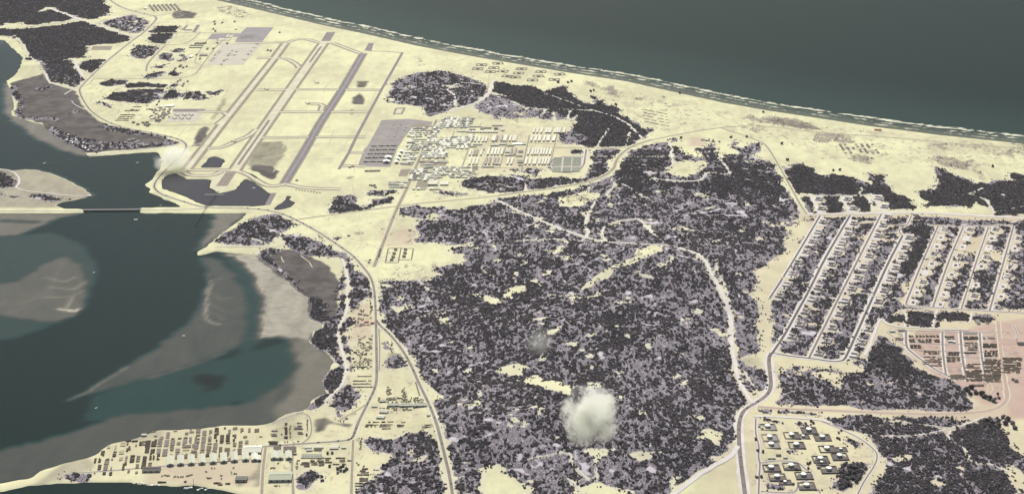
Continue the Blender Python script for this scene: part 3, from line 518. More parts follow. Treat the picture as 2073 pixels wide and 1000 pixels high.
class N:
    """tiny node-graph helper"""
    def __init__(s, nt): s.nt = nt
    def node(s, t, **k):
        n = s.nt.nodes.new(t)
        for a, v in k.items(): setattr(n, a, v)
        return n
    def link(s, a, b): s.nt.links.new(a, b)
    def set(s, sock, v):
        if isinstance(v, bpy.types.NodeSocket): s.link(v, sock)
        else: sock.default_value = v
    def attr(s, name):
        return s.node('ShaderNodeAttribute', attribute_name=name).outputs['Fac']
    def noise(s, vec, scale, detail=3.0, rough=.55, dist=0.0):
        n = s.node('ShaderNodeTexNoise'); s.link(vec, n.inputs['Vector'])
        n.inputs['Scale'].default_value = scale; n.inputs['Detail'].default_value = detail; n.inputs['Roughness'].default_value = rough; n.inputs['Distortion'].default_value = dist
        return n.outputs['Fac']
    def math(s, op, a, b=0.0, c=0.0):
        n = s.node('ShaderNodeMath', operation=op)
        s.set(n.inputs[0], a); s.set(n.inputs[1], b); s.set(n.inputs[2], c)
        return n.outputs[0]
    def step(s, v, lo, hi):
        n = s.node('ShaderNodeMapRange', interpolation_type='SMOOTHSTEP')
        s.set(n.inputs['Value'], v); n.inputs['From Min'].default_value = lo; n.inputs['From Max'].default_value = hi
        return n.outputs['Result']
    def mix(s, f, a, b):
        n = s.node('ShaderNodeMix', data_type='RGBA')
        s.set(n.inputs['Factor'], f)
        for k, v in ((6, a), (7, b)):
            if isinstance(v, tuple): n.inputs[k].default_value = (*v, 1)
            else: s.link(v, n.inputs[k])
        return n.outputs[2]
    def coords(s, sx=1, sy=1, sz=1, kind='Object'):
        t = s.node('ShaderNodeTexCoord'); m = s.node('ShaderNodeMapping')
        s.link(t.outputs[kind], m.inputs['Vector']); m.inputs['Scale'].default_value = (sx, sy, sz)
        return m.outputs[0]

def mottled(name, ca, cb, scale=.05, rough=.9, spec=.2, fine=.4):
    m, nt, b = new_mat(name, rough, spec); g = N(nt)
    v = g.coords()
    f = g.math('ADD', g.math('MULTIPLY', g.noise(v, scale, 4), .65), g.math('MULTIPLY', g.noise(v, fine, 3), .35))
    g.link(g.mix(g.step(f, .3, .7), ca, cb), b.inputs['Base Color'])
    return m

def varied(name, ca, cb, rough=.8, spec=.2, scale=.25):
    """colour that differs from object to object"""
    m, nt, b = new_mat(name, rough, spec); g = N(nt)
    oi = g.node('ShaderNodeObjectInfo')
    f = g.math('ADD', g.math('MULTIPLY', oi.outputs['Random'], .75), g.math('MULTIPLY', g.noise(g.coords(), scale, 3), .3))
    g.link(g.mix(f, ca, cb), b.inputs['Base Color'])
    return m

# sandy land with scrub floor, marsh, mud and red soil
SANDA, SANDB = (.63, .612, .385), (.475, .45, .295)
m, nt, b = new_mat('land', .95, .1); g = N(nt)
v = g.coords(); vs = g.coords(1, .45, 1)
big = g.noise(v, .0022, 4); mid = g.noise(vs, .018, 4, .6); fin = g.noise(v, .11, 3, .6)
sand = g.mix(g.step(g.math('ADD', g.math('MULTIPLY', big, .6), g.math('MULTIPLY', mid, .4)), .36, .64), SANDB, SANDA)
streak = g.step(g.noise(g.coords(.35, 1, 1), .03, 5, .65, .6), .60, .74)
sand = g.mix(g.math('MULTIPLY', streak, .5), sand, (.42, .38, .27))
sand = g.mix(g.math('MULTIPLY', g.step(fin, .52, .7), .14), sand, (.40, .37, .27))
patchy = g.step(g.noise(g.coords(1, .6, 1), .0065, 5, .62, .6), .50, .68)
sand = g.mix(g.math('MULTIPLY', patchy, g.math('ADD', .12, g.math('MULTIPLY', g.step(g.attr('brown'), .05, .3), .55))), sand, (.42, .375, .275))
sand = g.mix(g.math('MULTIPLY', g.attr('scrubland'), .75), sand, (.52, .485, .415))
pk = g.math('MULTIPLY', g.attr('pink'), g.math('ADD', .55, g.math('MULTIPLY', mid, .7)))
sand = g.mix(pk, sand, (.41, .29, .255))
bn = g.step(g.math('ADD', g.math('MULTIPLY', g.attr('brown'), .62), g.math('MULTIPLY', g.math('SUBTRACT', g.noise(g.coords(.8, .5, 1), .035, 6, .78, .4), .5), 1.9)), .22, .50)
sand = g.mix(g.math('MULTIPLY', bn, .8), sand, (.20, .16, .15))
sand = g.mix(g.math('MULTIPLY', g.attr('mud'), .9), sand, g.mix(g.step(mid, .35, .65), (.25, .225, .18), (.31, .28, .22)))
dm = g.step(g.math('ADD', g.attr('damp'), g.math('MULTIPLY', g.math('SUBTRACT', mid, .5), .5)), .1, .85)
wetc = g.mix(g.step(g.noise(v, .012, 5, .6), .35, .65), (.066, .058, .056), (.118, .102, .10))
sand = g.mix(dm, sand, wetc)
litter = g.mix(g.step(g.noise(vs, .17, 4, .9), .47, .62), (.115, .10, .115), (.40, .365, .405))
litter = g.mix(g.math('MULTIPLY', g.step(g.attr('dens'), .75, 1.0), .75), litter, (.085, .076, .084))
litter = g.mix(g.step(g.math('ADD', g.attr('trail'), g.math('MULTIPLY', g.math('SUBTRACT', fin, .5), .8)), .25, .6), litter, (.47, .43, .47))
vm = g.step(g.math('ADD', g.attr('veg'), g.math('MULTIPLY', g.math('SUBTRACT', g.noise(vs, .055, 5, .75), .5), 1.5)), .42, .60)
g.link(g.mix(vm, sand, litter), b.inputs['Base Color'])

# water: bed colour seen through it depends on how shallow it is
m, nt, b = new_mat('water', .28, .5); g = N(nt); b.inputs['IOR'].default_value = 1.075
v = g.coords(); sh = g.attr('shallow')
sw = g.noise(g.coords(1, .35, 1), .006, 5, .6, 1.2)
sh2 = g.math('ADD', sh, g.math('MULTIPLY', g.math('SUBTRACT', sw, .5), g.math('ADD', .05, g.math('MULTIPLY', g.step(sh, .05, .5), .3))))
rip = g.noise(g.coords(.5, 1.2, 1), .016, 6, .72, 2.5)
ramp = g.node('ShaderNodeValToRGB'); g.link(sh2, ramp.inputs[0])
e = ramp.color_ramp.elements
e[0].position = 0.0; e[0].color = (.0045, .017, .016, 1)
e[1].position = 1.05; e[1].color = (.34, .315, .26, 1)
for p, c in ((.22, (.014, .040, .037)), (.45, (.046, .054, .050)), (.68, (.092, .090, .078)), (.85, (.165, .152, .125))):
    k = e.new(p); k.color = (*c, 1)
wc = g.mix(g.math('MULTIPLY', g.step(rip, .45, .65), g.math('MULTIPLY', g.step(sh, .35, .8), .38)), ramp.outputs[0], (.10, .098, .085))
wc = g.mix(g.math('MULTIPLY', g.attr('dark_spot'), .85), wc, (.004, .008, .007))  # darker patch in the lower lagoon
wc = g.mix(g.math('MULTIPLY', g.attr('pond'), .95), wc, (.044, .042, .052))
# surf
d = g.attr('offshore'); nz = g.noise(g.coords(.7, 1.2, 1), .014, 6, .72, 1.2)
lw = g.noise(v, .0035, 3)
def band(c, wdt, thr):
    off = g.math('ADD', d, g.math('MULTIPLY', g.math('SUBTRACT', lw, .5), 70))
    q = g.math('ABSOLUTE', g.math('SUBTRACT', off, c))
    q = g.math('SUBTRACT', 1.0, g.math('DIVIDE', q, wdt))
    return g.step(g.math('ADD', q, g.math('MULTIPLY', g.math('SUBTRACT', nz, .5), 4.6)), thr, thr + .5)
foam = g.math('MAXIMUM', band(150, 32, .45), g.math('MAXIMUM', band(100, 29, .78), g.math('MULTIPLY', band(50, 25, .88), .8)))
foam = g.math('MULTIPLY', foam, g.step(d, 2, 15))
shore_c = g.mix(g.step(d, 0, 190), (.16, .155, .12), wc)
isin = g.math('MULTIPLY', g.step(d, 240, 150), g.attr('sea'))
near = g.math('MULTIPLY', g.attr('sea'), g.math('SUBTRACT', 1.0, g.step(d, 30, 240)))
wc = g.mix(g.math('MULTIPLY', near, .8), wc, shore_c)
far = g.math('MULTIPLY', g.attr('sea'), g.math('SUBTRACT', 1.0, g.step(d, 150, 1100)))
wc = g.mix(g.math('MULTIPLY', far, .35), wc, (.035, .07, .066))
fm = g.math('MULTIPLY', foam, g.attr('sea'))
wc = g.mix(fm, wc, (.60, .585, .46))
g.link(wc, b.inputs['Base Color'])
rf = g.node('ShaderNodeMix', data_type='FLOAT')
rs_ = g.node('ShaderNodeMix', data_type='FLOAT'); g.link(g.attr('sea'), rs_.inputs[0]); rs_.inputs[2].default_value = .10; rs_.inputs[3].default_value = .33
io_ = g.node('ShaderNodeMix', data_type='FLOAT'); g.link(g.attr('sea'), io_.inputs[0]); io_.inputs[2].default_value = 1.075; io_.inputs[3].default_value = 1.045; g.link(io_.outputs[0], b.inputs['IOR'])
g.link(fm, rf.inputs[0]); g.link(rs_.outputs[0], rf.inputs[2]); rf.inputs[3].default_value = .8
g.link(rf.outputs[0], b.inputs['Roughness'])
bmp = g.node('ShaderNodeBump'); bmp.inputs['Strength'].default_value = .10; bmp.inputs['Distance'].default_value = 2.0
g.link(g.noise(g.coords(.8, 1.3, 1), .03, 4, .7), bmp.inputs['Height']); g.link(bmp.outputs[0], b.inputs['Normal'])

mottled('concrete', (.56, .53, .385), (.43, .40, .30), .012, .85, fine=.08)
mottled('apron_concrete', (.40, .37, .315), (.47, .435, .36), .012, .85)
mottled('matting', (.155, .142, .148), (.205, .188, .195), .015, .95, .1)
mottled('apron_matting', (.235, .212, .208), (.295, .268, .258), .015, .95, .1)
mottled('matting_dark', (.125, .11, .125), (.175, .155, .175), .012, .7)
mottled('overrun', (.16, .14, .145), (.215, .19, .19), .02, .9)
mottled('shoulder', (.215, .18, .145), (.28, .24, .19), .02, .95)
mottled('rubber', (.13, .12, .11), (.24, .22, .195), .03, .95)
mottled('asphalt', (.17, .15, .135), (.24, .215, .19), .03, .95)
mottled('asphalt_dark', (.085, .075, .068), (.13, .115, .105), .03, .95)
mottled('asphalt_brown', (.15, .125, .11), (.23, .19, .165), .03, .95)
mottled('dirt_road', (.30, .26, .19), (.235, .205, .155), .03, .95)
mottled('pink_road', (.42, .30, .26), (.36, .26, .225), .03, .95)
mottled('track', (.60, .56, .54), (.50, .46, .45), .03, .95)
mottled('verge', (.56, .525, .39), (.47, .44, .33), .02, .95)
mottled('berm', (.22, .195, .185), (.30, .27, .25), .15, .95)
mottled('dike', (.105, .088, .084), (.165, .14, .132), .12, .95)
varied('roof_pale', (.68, .675, .55), (.55, .54, .45), .75)
varied('roof_cream', (.47, .465, .375), (.54, .535, .43), .85)
varied('roof_tent', (.56, .57, .45), (.62, .63, .50), .85)
varied('roof_grey', (.24, .21, .19), (.33, .30, .27), .7)
varied('roof_dark', (.075, .068, .06), (.12, .105, .095), .8)
varied('roof_olive', (.33, .34, .25), (.41, .42, .31), .7)
varied('wall_grey', (.42, .39, .32), (.52, .48, .40), .85)
varied('stack_dark', (.034, .029, .022), (.07, .058, .044), .9)
varied('stack_brown', (.10, .08, .06), (.18, .145, .11), .9)
varied('stack_grey', (.15, .128, .112), (.22, .19, .165), .9)
varied('truck_paint', (.09, .09, .06), (.20, .18, .13), .7)
varied('metal', (.30, .29, .27), (.42, .41, .38), .5, .5)
varied('plane_metal', (.16, .15, .13), (.24, .225, .20), .45, .5)
varied('plane_white', (.72, .72, .70), (.78, .78, .76), .45, .5)
varied('tank_white', (.80, .82, .74), (.74, .76, .68), .5, .4)
varied('tank_shell', (.42, .40, .35), (.50, .48, .42), .6)
varied('trunk', (.09, .07, .055), (.13, .10, .08), .9)
varied('pile', (.055, .06, .05), (.09, .09, .08), .9)
varied('red_paint', (.40, .10, .06), (.46, .13, .08), .7)

def foliage(name, ca, cb, cc):
    m, nt, b = new_mat(name, .95, .05); g = N(nt)
    oi = g.node('ShaderNodeObjectInfo')
    f = g.math('ADD', g.math('MULTIPLY', oi.outputs['Random'], .7), g.math('MULTIPLY', g.noise(g.coords(), 1.2, 2), .35))
    c1 = g.mix(f, ca, cb); pale = g.step(oi.outputs['Random'], .80, .97)
    g.link(g.mix(pale, c1, cc), b.inputs['Base Color'])
foliage('leaf_a', (.080, .068, .063), (.145, .125, .122), (.21, .185, .20))
foliage('leaf_b', (.090, .076, .074), (.162, .14, .145), (.31, .275, .305))

# ------------------------------------------------------------------ mesh helpers
def link(o, parent=None):
    COL.objects.link(o)
    if parent is not None: o.parent = parent
    return o

def mesh_obj(name, verts, faces, mats, parent=None, fmat=None, smooth=False):
    me = bpy.data.meshes.new(name); me.from_pydata([tuple(q) for q in verts], [], faces)
    for mm in (mats if isinstance(mats, (list, tuple)) else [mats]): me.materials.append(MATS[mm])
    if fmat is not None: me.polygons.foreach_set('material_index', fmat)
    if smooth: me.polygons.foreach_set('use_smooth', [True] * len(me.polygons))
    me.update()
    return link(bpy.data.objects.new(name, me), parent)

def tag(o, label, cat, group=None):
    o['label'] = label; o['category'] = cat
    if group: o['group'] = group
    return o

def structure(o):
    o['kind'] = 'structure'; return o

def empty(name, loc, rz=0):
    o = bpy.data.objects.new(name, None); o.empty_display_size = 5
    o.location = loc; o.rotation_euler = (0, 0, rz)
    return link(o)

_layer = [0]
def sheet(name, poly, mat, dz):
    a = np.array(poly, float); X, Y, Z = P(a[:, 0], a[:, 1])
    bm = bmesh.new(); f = bm.faces.new([bm.verts.new((x, y, z + dz)) for x, y, z in zip(X, Y, Z)])
    bmesh.ops.triangulate(bm, faces=[f]); bmesh.ops.recalc_face_normals(bm, faces=bm.faces)
    if bm.faces and sum(q.normal.z for q in bm.faces) < 0: bmesh.ops.reverse_faces(bm, faces=bm.faces)
    me = bpy.data.meshes.new(name); bm.to_mesh(me); bm.free(); me.materials.append(MATS[mat])
    return structure(link(bpy.data.objects.new(name, me)))

def ribbon(name, pts, width, mat, dz, smooth=2, parent=None, offs=0.0, step=6, wob=0.0, kind=True):
    pts = chaikin(list(pts), smooth) if smooth and len(pts) > 2 else list(pts)
    a = np.array(densify(pts, step, False)); X, Y, Z = P(a[:, 0], a[:, 1])
    n = len(X); tx = np.gradient(X); ty = np.gradient(Y); L = np.hypot(tx, ty) + 1e-9
    nx, ny = ty / L, -tx / L
    hw = width / 2 * (1 + wob * 2 * (vnoise(X, Y, 40, 3, 2) - .5)); hl = width / 2 * (1 + wob * 2 * (vnoise(X, Y, 40, 4, 2) - .5))
    xs = [X + nx * (offs + hw), X + nx * offs, X + nx * (offs - hl)]; ys = [Y + ny * (offs + hw), Y + ny * offs, Y + ny * (offs - hl)]
    verts = []
    for xx, yy in zip(xs, ys):
        zz = np.maximum(height(xx, yy), Z - .5) + dz
        verts.append(np.stack([xx, yy, zz], 1))
    V = np.concatenate(verts)
    faces = []
    for r_ in range(2):
        for i in range(n - 1):
            faces.append((r_ * n + i, (r_ + 1) * n + i, (r_ + 1) * n + i + 1, r_ * n + i + 1))
    o = mesh_obj(name, V, faces, mat, parent)
    me = o.data
    if me.polygons and me.polygons[0].normal.z < 0: me.flip_normals()
    if kind and parent is None: structure(o)
    return o

# ------------------------------------------------------------------ land and water
print('fields done')
mask = (np.abs(GX) < 0.29 * GY + 320) & (GY > 5560) & (GY < 15300)
deepw = blur(water, 4) > .995
H = height(GX, GY)
HZ = np.where(wsm > .001, H * (1 - wsm) + (-3.2) * wsm, H)
keep = mask & ~deepw
kc = keep[:-1, :-1] & keep[1:, :-1] & keep[:-1, 1:] & keep[1:, 1:]

def grid_mesh(name, kc, Xg, Yg, Zg, attrs, mat):
    ii, jj = np.nonzero(kc)
    nx, ny = Xg.shape
    used = np.zeros((nx, ny), bool)
    for a_, b_ in ((0, 0), (1, 0), (1, 1), (0, 1)): used[ii + a_, jj + b_] = True
    idx = -np.ones((nx, ny), np.int64); nv = used.sum(); idx[used] = np.arange(nv)
    me = bpy.data.meshes.new(name)
    me.vertices.add(int(nv)); co = np.stack([Xg[used], Yg[used], Zg[used]], 1).astype(np.float32)
    me.vertices.foreach_set('co', co.ravel())
    q = np.stack([idx[ii, jj], idx[ii + 1, jj], idx[ii + 1, jj + 1], idx[ii, jj + 1]], 1).astype(np.int32)
    me.loops.add(q.size); me.loops.foreach_set('vertex_index', q.ravel())
    me.polygons.add(len(q)); me.polygons.foreach_set('loop_start', np.arange(0, q.size, 4, dtype=np.int32))
    me.polygons.foreach_set('use_smooth', np.ones(len(q), bool))
    for k, f in attrs.items():
        at = me.attributes.new(k, 'FLOAT', 'POINT'); at.data.foreach_set('value', f[used].astype(np.float32))
    me.materials.append(MATS[mat]); me.update(); me.validate()
    return structure(link(bpy.data.objects.new(name, me)))

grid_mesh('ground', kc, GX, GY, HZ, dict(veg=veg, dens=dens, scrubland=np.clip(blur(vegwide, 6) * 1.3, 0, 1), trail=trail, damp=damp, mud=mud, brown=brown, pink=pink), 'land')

# water sheet: every second grid line where there is water, plus far open sea to the horizon
s2 = (slice(None, None, 2), slice(None, None, 2))
wmask = (blur(water, 5) > .0005)[s2]
wk = wmask[:-1, :-1] | wmask[1:, :-1] | wmask[:-1, 1:] | wmask[1:, 1:]
WX, WY = GX[s2], GY[s2]
dist = np.full(WX.shape, 3000.0)
cand = np.zeros(WX.shape, bool)
for xa, ya in zip(SXw[::2], SYw[::2]):
    cand |= (np.abs(WX - xa) < 1500) & (np.abs(WY - ya) < 1500)
cx_, cy_ = WX[cand], WY[cand]
best = np.full(cx_.shape, 3000.0)
for k in range(len(SXw) - 1):
    xa, ya, xb, yb = SXw[k], SYw[k], SXw[k + 1], SYw[k + 1]
    dx, dy = xb - xa, yb - ya
    t = np.clip(((cx_ - xa) * dx + (cy_ - ya) * dy) / (dx * dx + dy * dy), 0, 1)
    best = np.minimum(best, np.hypot(cx_ - xa - t * dx, cy_ - ya - t * dy))
dist[cand] = best
seaf = np.zeros((NX, NY), np.float32); stamp(seaf, [(p[0], p[1] + 12) for p in SHORE] + [(2900, -120), (150, -120)], 1, 0)
grid_mesh('bay_and_shore_water', wk, WX, WY, np.zeros(WX.shape), dict(shallow=shoal[s2], dark_spot=dark_patch[s2], pond=blur(pondf, 2)[s2], offshore=dist, sea=seaf[s2]), 'water')
# open sea beyond the grid
far_v = []; far_f = []
ex = [-60000, X0, gx[::2][-1], 60000]; ey = [-8000, Y0, gy[::2][-1], 90000]
for i in range(3):
    for j in range(3):
        if i == 1 and j == 1: continue
        k = len(far_v)
        far_v += [(ex[i], ey[j], 0), (ex[i + 1], ey[j], 0), (ex[i + 1], ey[j + 1], 0), (ex[i], ey[j + 1], 0)]
        far_f.append((k, k + 1, k + 2, k + 3))
so = mesh_obj('sea', far_v, far_f, 'water')
for k, val in (('shallow', 0.0), ('offshore', 3000.0), ('sea', 1.0)):
    at = so.data.attributes.new(k, 'FLOAT', 'POINT'); at.data.foreach_set('value', [val] * len(so.data.vertices))
structure(so)

# ------------------------------------------------------------------ runways, taxiways, aprons
RW1 = [(655, 88), (589, 181), (541, 250), (499, 310), (474, 347)]
RW2 = [(735.5, 109), (693.6, 180.6), (648, 250), (612, 313), (576, 371)]
TW1 = [(578, 88), (556, 118), (450, 251), (379, 343)]
ribbon('runway_shoulder', RW1, 80, 'shoulder', .50, 0)
ribbon('runway', RW1, 46, 'concrete', .75, 0)
ribbon('tyre_rubber', [(650, 95), (640, 109), (627, 127)], 13, 'rubber', 1.0, 0)
ribbon('tyre_rubber', [(545, 244), (520, 280), (482, 334)], 14, 'rubber', 1.0, 0)
ribbon('runway_shoulder', RW2, 56, 'shoulder', .50, 0)
ribbon('runway', RW2, 38, 'matting', .75, 0)
ribbon('centre_strip', RW2, 14, 'matting_dark', 1.0, 0)
ribbon('taxiway_shoulder', TW1, 66, 'shoulder', .50, 0)
ribbon('taxiway', TW1, 27, 'concrete', .75, 0)
ribbon('taxiway', [(745, 104), (780, 104.5), (815, 107.5)], 12, 'shoulder', .62, 0)
ribbon('taxiway', [(815, 107), (773, 181), (736, 250), (721, 278), (706, 310), (686, 343)], 17, 'overrun', .66, 0)
sheet('runway_overrun', [(661, 66), (679, 66), (668, 84), (650, 84)], 'overrun', .6)
sheet('runway_overrun', [(746, 88), (757, 88), (752, 103), (738, 103)], 'overrun', .6)
sheet('threshold_pad', [(650, 84), (668, 84), (664, 88), (647, 88)], 'concrete', .55)
TAXI = [[(520, 182), (560, 182.5), (592, 182)], [(596, 181.5), (640, 181.5), (692, 182), (773, 182.5)], [(566, 227), (640, 227), (750, 227)], [(522, 279), (560, 279), (640, 278), (740, 278)], [(690, 336), (740, 337)], [(706, 309), (737, 309)],
        [(480, 87.5), (580, 87), (600, 80), (622, 80), (645, 87)], [(672, 87), (700, 98), (730, 109)], [(520, 118), (556, 118)], [(560, 118), (580, 119), (600, 130), (606, 138)], [(622, 210), (655, 211), (650, 225)], [(440, 252), (470, 228), (400, 226)],
        [(420, 301), (450, 299), (480, 285), (505, 275), (520, 262)], [(380, 344), (400, 345), (460, 344), (478, 346)], [(372, 349), (385, 356), (430, 356), (448, 348)], [(478, 346), (500, 352), (530, 372), (548, 378), (575, 374)], [(575, 372), (620, 382), (690, 383)]]
for i, t in enumerate(TAXI):
    ribbon('taxiway_shoulder', t, 46, 'shoulder', .40 + .004 * i, 1)
    ribbon('taxiway', t, 20, 'concrete', .58 + .004 * i, 1)
sheet('runway_end_pad', [(440, 346), (480, 346), (472, 362), (455, 383), (441, 390), (436, 386), (424, 380), (432, 362)], 'verge', .3)
sheet('runway_overrun', [(458, 348), (479, 348), (460, 377), (437, 377)], 'shoulder', .45)
for i, q in enumerate([(456, 354), (452, 360), (448, 366), (444, 372)]):
    for d_ in (0, 8):
        ribbon('chevron_marking', [(q[0] + d_, q[1] + 4), (q[0] + d_ + 3.5, q[1])], 5, 'rubber', .62 + .01 * i, 0)
sheet('runway_overrun', [(549, 391), (560, 391), (547, 415), (536, 415)], 'overrun', .45)
sheet('apron', [(499, 56), (554, 56), (530, 86), (475, 86), (482, 74), (487, 68)], 'matting_dark', .35)
sheet('apron', [(429, 69), (487, 68), (481, 75), (470, 75), (466, 83), (437, 83), (440, 80), (420, 80)], 'matting_dark', .40)
sheet('apron', [(444, 78), (468, 78), (464, 82), (441, 82)], 'verge', .55)
sheet('apron', [(460, 71), (473, 71), (469, 76), (457, 76)], 'verge', .56)
sheet('apron', [(503, 71), (518, 71), (512, 79), (484, 79), (490, 72)], 'overrun', .55)
sheet('apron', [(450, 88), (531, 88), (493, 132), (417, 132)], 'apron_concrete', .35)
sheet('apron', [(768, 253), (772, 244), (828, 241), (876, 247), (872, 256), (830, 264), (818, 280), (805, 300), (790, 338), (724, 338), (736, 304), (744, 296)], 'apron_matting', .35)
sheet('apron', [(834, 252), (872, 250), (866, 262), (832, 262)], 'shoulder', .5)
sheet('parking_apron', [(350, 221), (416, 221), (412, 227), (350, 227)], 'overrun', .5)
sheet('parking_apron', [(352, 227), (412, 227), (396, 247), (336, 247)], 'apron_concrete', .4)
sheet('parking_pad', [(378, 51), (382, 51), (373, 62), (366, 62)], 'overrun', .4); sheet('parking_pad', [(398, 51), (406, 51), (396, 66), (389, 66)], 'overrun', .4); sheet('parking_pad', [(373, 60), (390, 60), (389, 63), (372, 63)], 'overrun', .42)
sheet('parking_pad', [(884, 253), (893, 253), (889, 270), (877, 270)], 'matting_dark', .4); sheet('parking_pad', [(874, 273), (886, 273), (884, 276), (873, 276)], 'matting_dark', .4)
sheet('parking_pad', [(846, 365), (866, 365), (864, 382), (840, 382)], 'shoulder', .4); sheet('parking_pad', [(812, 343), (832, 342), (824, 357), (806, 357)], 'shoulder', .4)
sheet('parking_pad', [(853, 325), (907, 325), (902, 336), (850, 336)], 'shoulder', .4)
sheet('sports_field', [(800, 219), (822, 218), (815, 232), (795, 232)], 'shoulder', .4); sheet('sports_field', [(804, 221), (816, 221), (811, 230), (800, 230)], 'verge', .55)
sheet('helipad', [(188, 94), (228, 94), (224, 102), (184, 102)], 'shoulder', .4)
sheet('tent_camp_yard', [(1118, 320), (1180, 319), (1176, 347), (1112, 347)], 'apron_concrete', .35)

VERGE = {'asphalt': 2.6, 'dirt_road': 1.9, 'asphalt_dark': 2.9, 'asphalt_brown': 2.4, 'pink_road': 1.6}
RNAME = {'asphalt': 'road', 'dirt_road': 'dirt_road', 'asphalt_dark': 'road', 'asphalt_brown': 'road', 'pink_road': 'dirt_road', 'track': 'track'}
for i, (kind, w, pts) in enumerate(ROADS):
    if kind in VERGE:
        ribbon('road_verge', pts, w * VERGE[kind], 'track' if kind in ('asphalt_dark', 'asphalt_brown') else 'verge', .30 + .0012 * i, 2, wob=.35)
    ribbon(RNAME[kind], pts, w * (1.0 if kind != 'track' else 1.1), kind, (.62 if kind != 'track' else .95) + .0025 * i, 2, wob=.08 if kind != 'track' else .5)

mottled('faint_track', (.50, .455, .325), (.42, .38, .27), .03, .95)
q_ = random.Random(19)
def faint(n, box_, lmin, lmax, wid, ang=None):
    for _ in range(n):
        px, py = q_.uniform(box_[0], box_[2]), q_.uniform(box_[1], box_[3])
        a = q_.choice(ang) + q_.uniform(-.12, .12) if ang else q_.uniform(0, 6.28)
        L = q_.uniform(lmin, lmax); pts = [(px, py)]
        for k in range(int(L / 8) + 1):
            a += q_.uniform(-.25, .25); px += 8 * math.cos(a); py += 8 * math.sin(a) * .5
            X, Y, Z = P(np.array([px]), np.array([py]))
            if sample(veg, X, Y)[0] > .3 or sample(wsm, X, Y)[0] > .02: break
            pts.append((px, py))
        if len(pts) > 2: ribbon('track', pts, wid * q_.uniform(.6, 1.3), 'faint_track', .26 + .0005 * _, 2, wob=.5)
A_RW = (-1.2, 0.0, math.pi)
faint(26, (430, 100, 800, 380), 30, 130, 5, A_RW)
faint(30, (1180, 180, 2050, 330), 40, 160, 5)
faint(14, (820, 110, 1150, 160), 30, 110, 6)
faint(22, (220, 20, 480, 250), 20, 80, 6)
faint(18, (560, 380, 840, 560), 20, 100, 5)
faint(26, (560, 760, 890, 990), 15, 60, 3.5)
faint(16, (1530, 850, 1740, 990), 15, 60, 3)
faint(16, (170, 880, 540, 980), 20, 80, 3.5, (0.0, -1.3))
faint(24, (820, 235, 1180, 355), 20, 80, 5, (0.0, 1.9))
faint(12, (1960, 650, 2060, 840), 20, 70, 4)
# ------------------------------------------------------------------ building kit
_cache = {}
def gable_mesh(L, Wd, h, rise, mats, over=.6):
    """long axis on X; walls and gable ends slot 0, roof slot 1"""
    k = ('g', round(L), round(Wd), round(h, 1), round(rise, 1), mats)
    if k in _cache: return _cache[k]
    l, w = L / 2, Wd / 2
    v = [(-l, -w, 0), (l, -w, 0), (l, w, 0), (-l, w, 0), (-l, -w, h), (l, -w, h), (l, w, h), (-l, w, h), (-l, 0, h + rise), (l, 0, h + rise)]
    f = [(0, 1, 5, 4), (2, 3, 7, 6), (1, 2, 6, 9, 5), (3, 0, 4, 8, 7)]
    fm = [0, 0, 0, 0]
    a, o = l + over, w + over; z0, z1 = h - .15, h + rise + .25; th = .35
    n = len(v)
    v += [(-a, -o, z0), (a, -o, z0), (a, 0, z1), (-a, 0, z1), (a, o, z0), (-a, o, z0), (-a, -o, z0 - th), (a, -o, z0 - th), (a, o, z0 - th), (-a, o, z0 - th), (a, 0, z1 - th), (-a, 0, z1 - th)]
    f += [(n, n + 1, n + 2, n + 3), (n + 3, n + 2, n + 4, n + 5), (n + 6, n + 7, n + 1, n), (n + 5, n + 4, n + 8, n + 9), (n + 1, n + 7, n + 10, n + 2), (n + 2, n + 10, n + 8, n + 4), (n + 6, n, n + 3, n + 11), (n + 11, n + 3, n + 5, n + 9)]
    fm += [1] * 8
    me = bpy.data.meshes.new('building'); me.from_pydata(v, [], f)
    for q in mats: me.materials.append(MATS[q])
    me.polygons.foreach_set('material_index', fm); me.update()
    _cache[k] = me
    return me

def pile_mesh(L, Wd, h, mat, rows=2, seed=0):
    """a storage stack: rows of crates of uneven height"""
    k = ('p', round(L), round(Wd), round(h, 1), mat, rows, seed)
    if k in _cache: return _cache[k]
    rr = random.Random(hash((round(L), round(Wd), seed)) & 0xffff)
    v, f = [], []
    nx = max(2, int(L / 7))
    for r_ in range(rows):
        y0 = -Wd / 2 + Wd * r_ / rows + .35; y1 = -Wd / 2 + Wd * (r_ + 1) / rows - .35
        for i in range(nx):
            if rr.random() < .08: continue
            x0 = -L / 2 + L * i / nx + .12; x1 = -L / 2 + L * (i + 1) / nx - .12
            z = h * (.55 + .45 * rr.random()); n = len(v)
            v += [(x0, y0, 0), (x1, y0, 0), (x1, y1, 0), (x0, y1, 0), (x0, y0, z), (x1, y0, z), (x1, y1, z), (x0, y1, z)]
            f += [(n, n + 1, n + 5, n + 4), (n + 1, n + 2, n + 6, n + 5), (n + 2, n + 3, n + 7, n + 6), (n + 3, n, n + 4, n + 7), (n + 4, n + 5, n + 6, n + 7)]
    me = bpy.data.meshes.new('storage_stack'); me.from_pydata(v, [], f); me.materials.append(MATS[mat]); me.update()
    _cache[k] = me
    return me

def yaw_of(px, py, dx, dy):
    a = P1(px, py); b_ = P1(px + dx, py + dy)
    return math.atan2(b_.y - a.y, b_.x - a.x)

def put(name, me, px, py, yaw, label, cat, group=None, dz=0.35):
    o = bpy.data.objects.new(name, me); o.location = P1(px, py, dz); o.rotation_euler = (0, 0, yaw)
    link(o); return tag(o, label, cat, group)

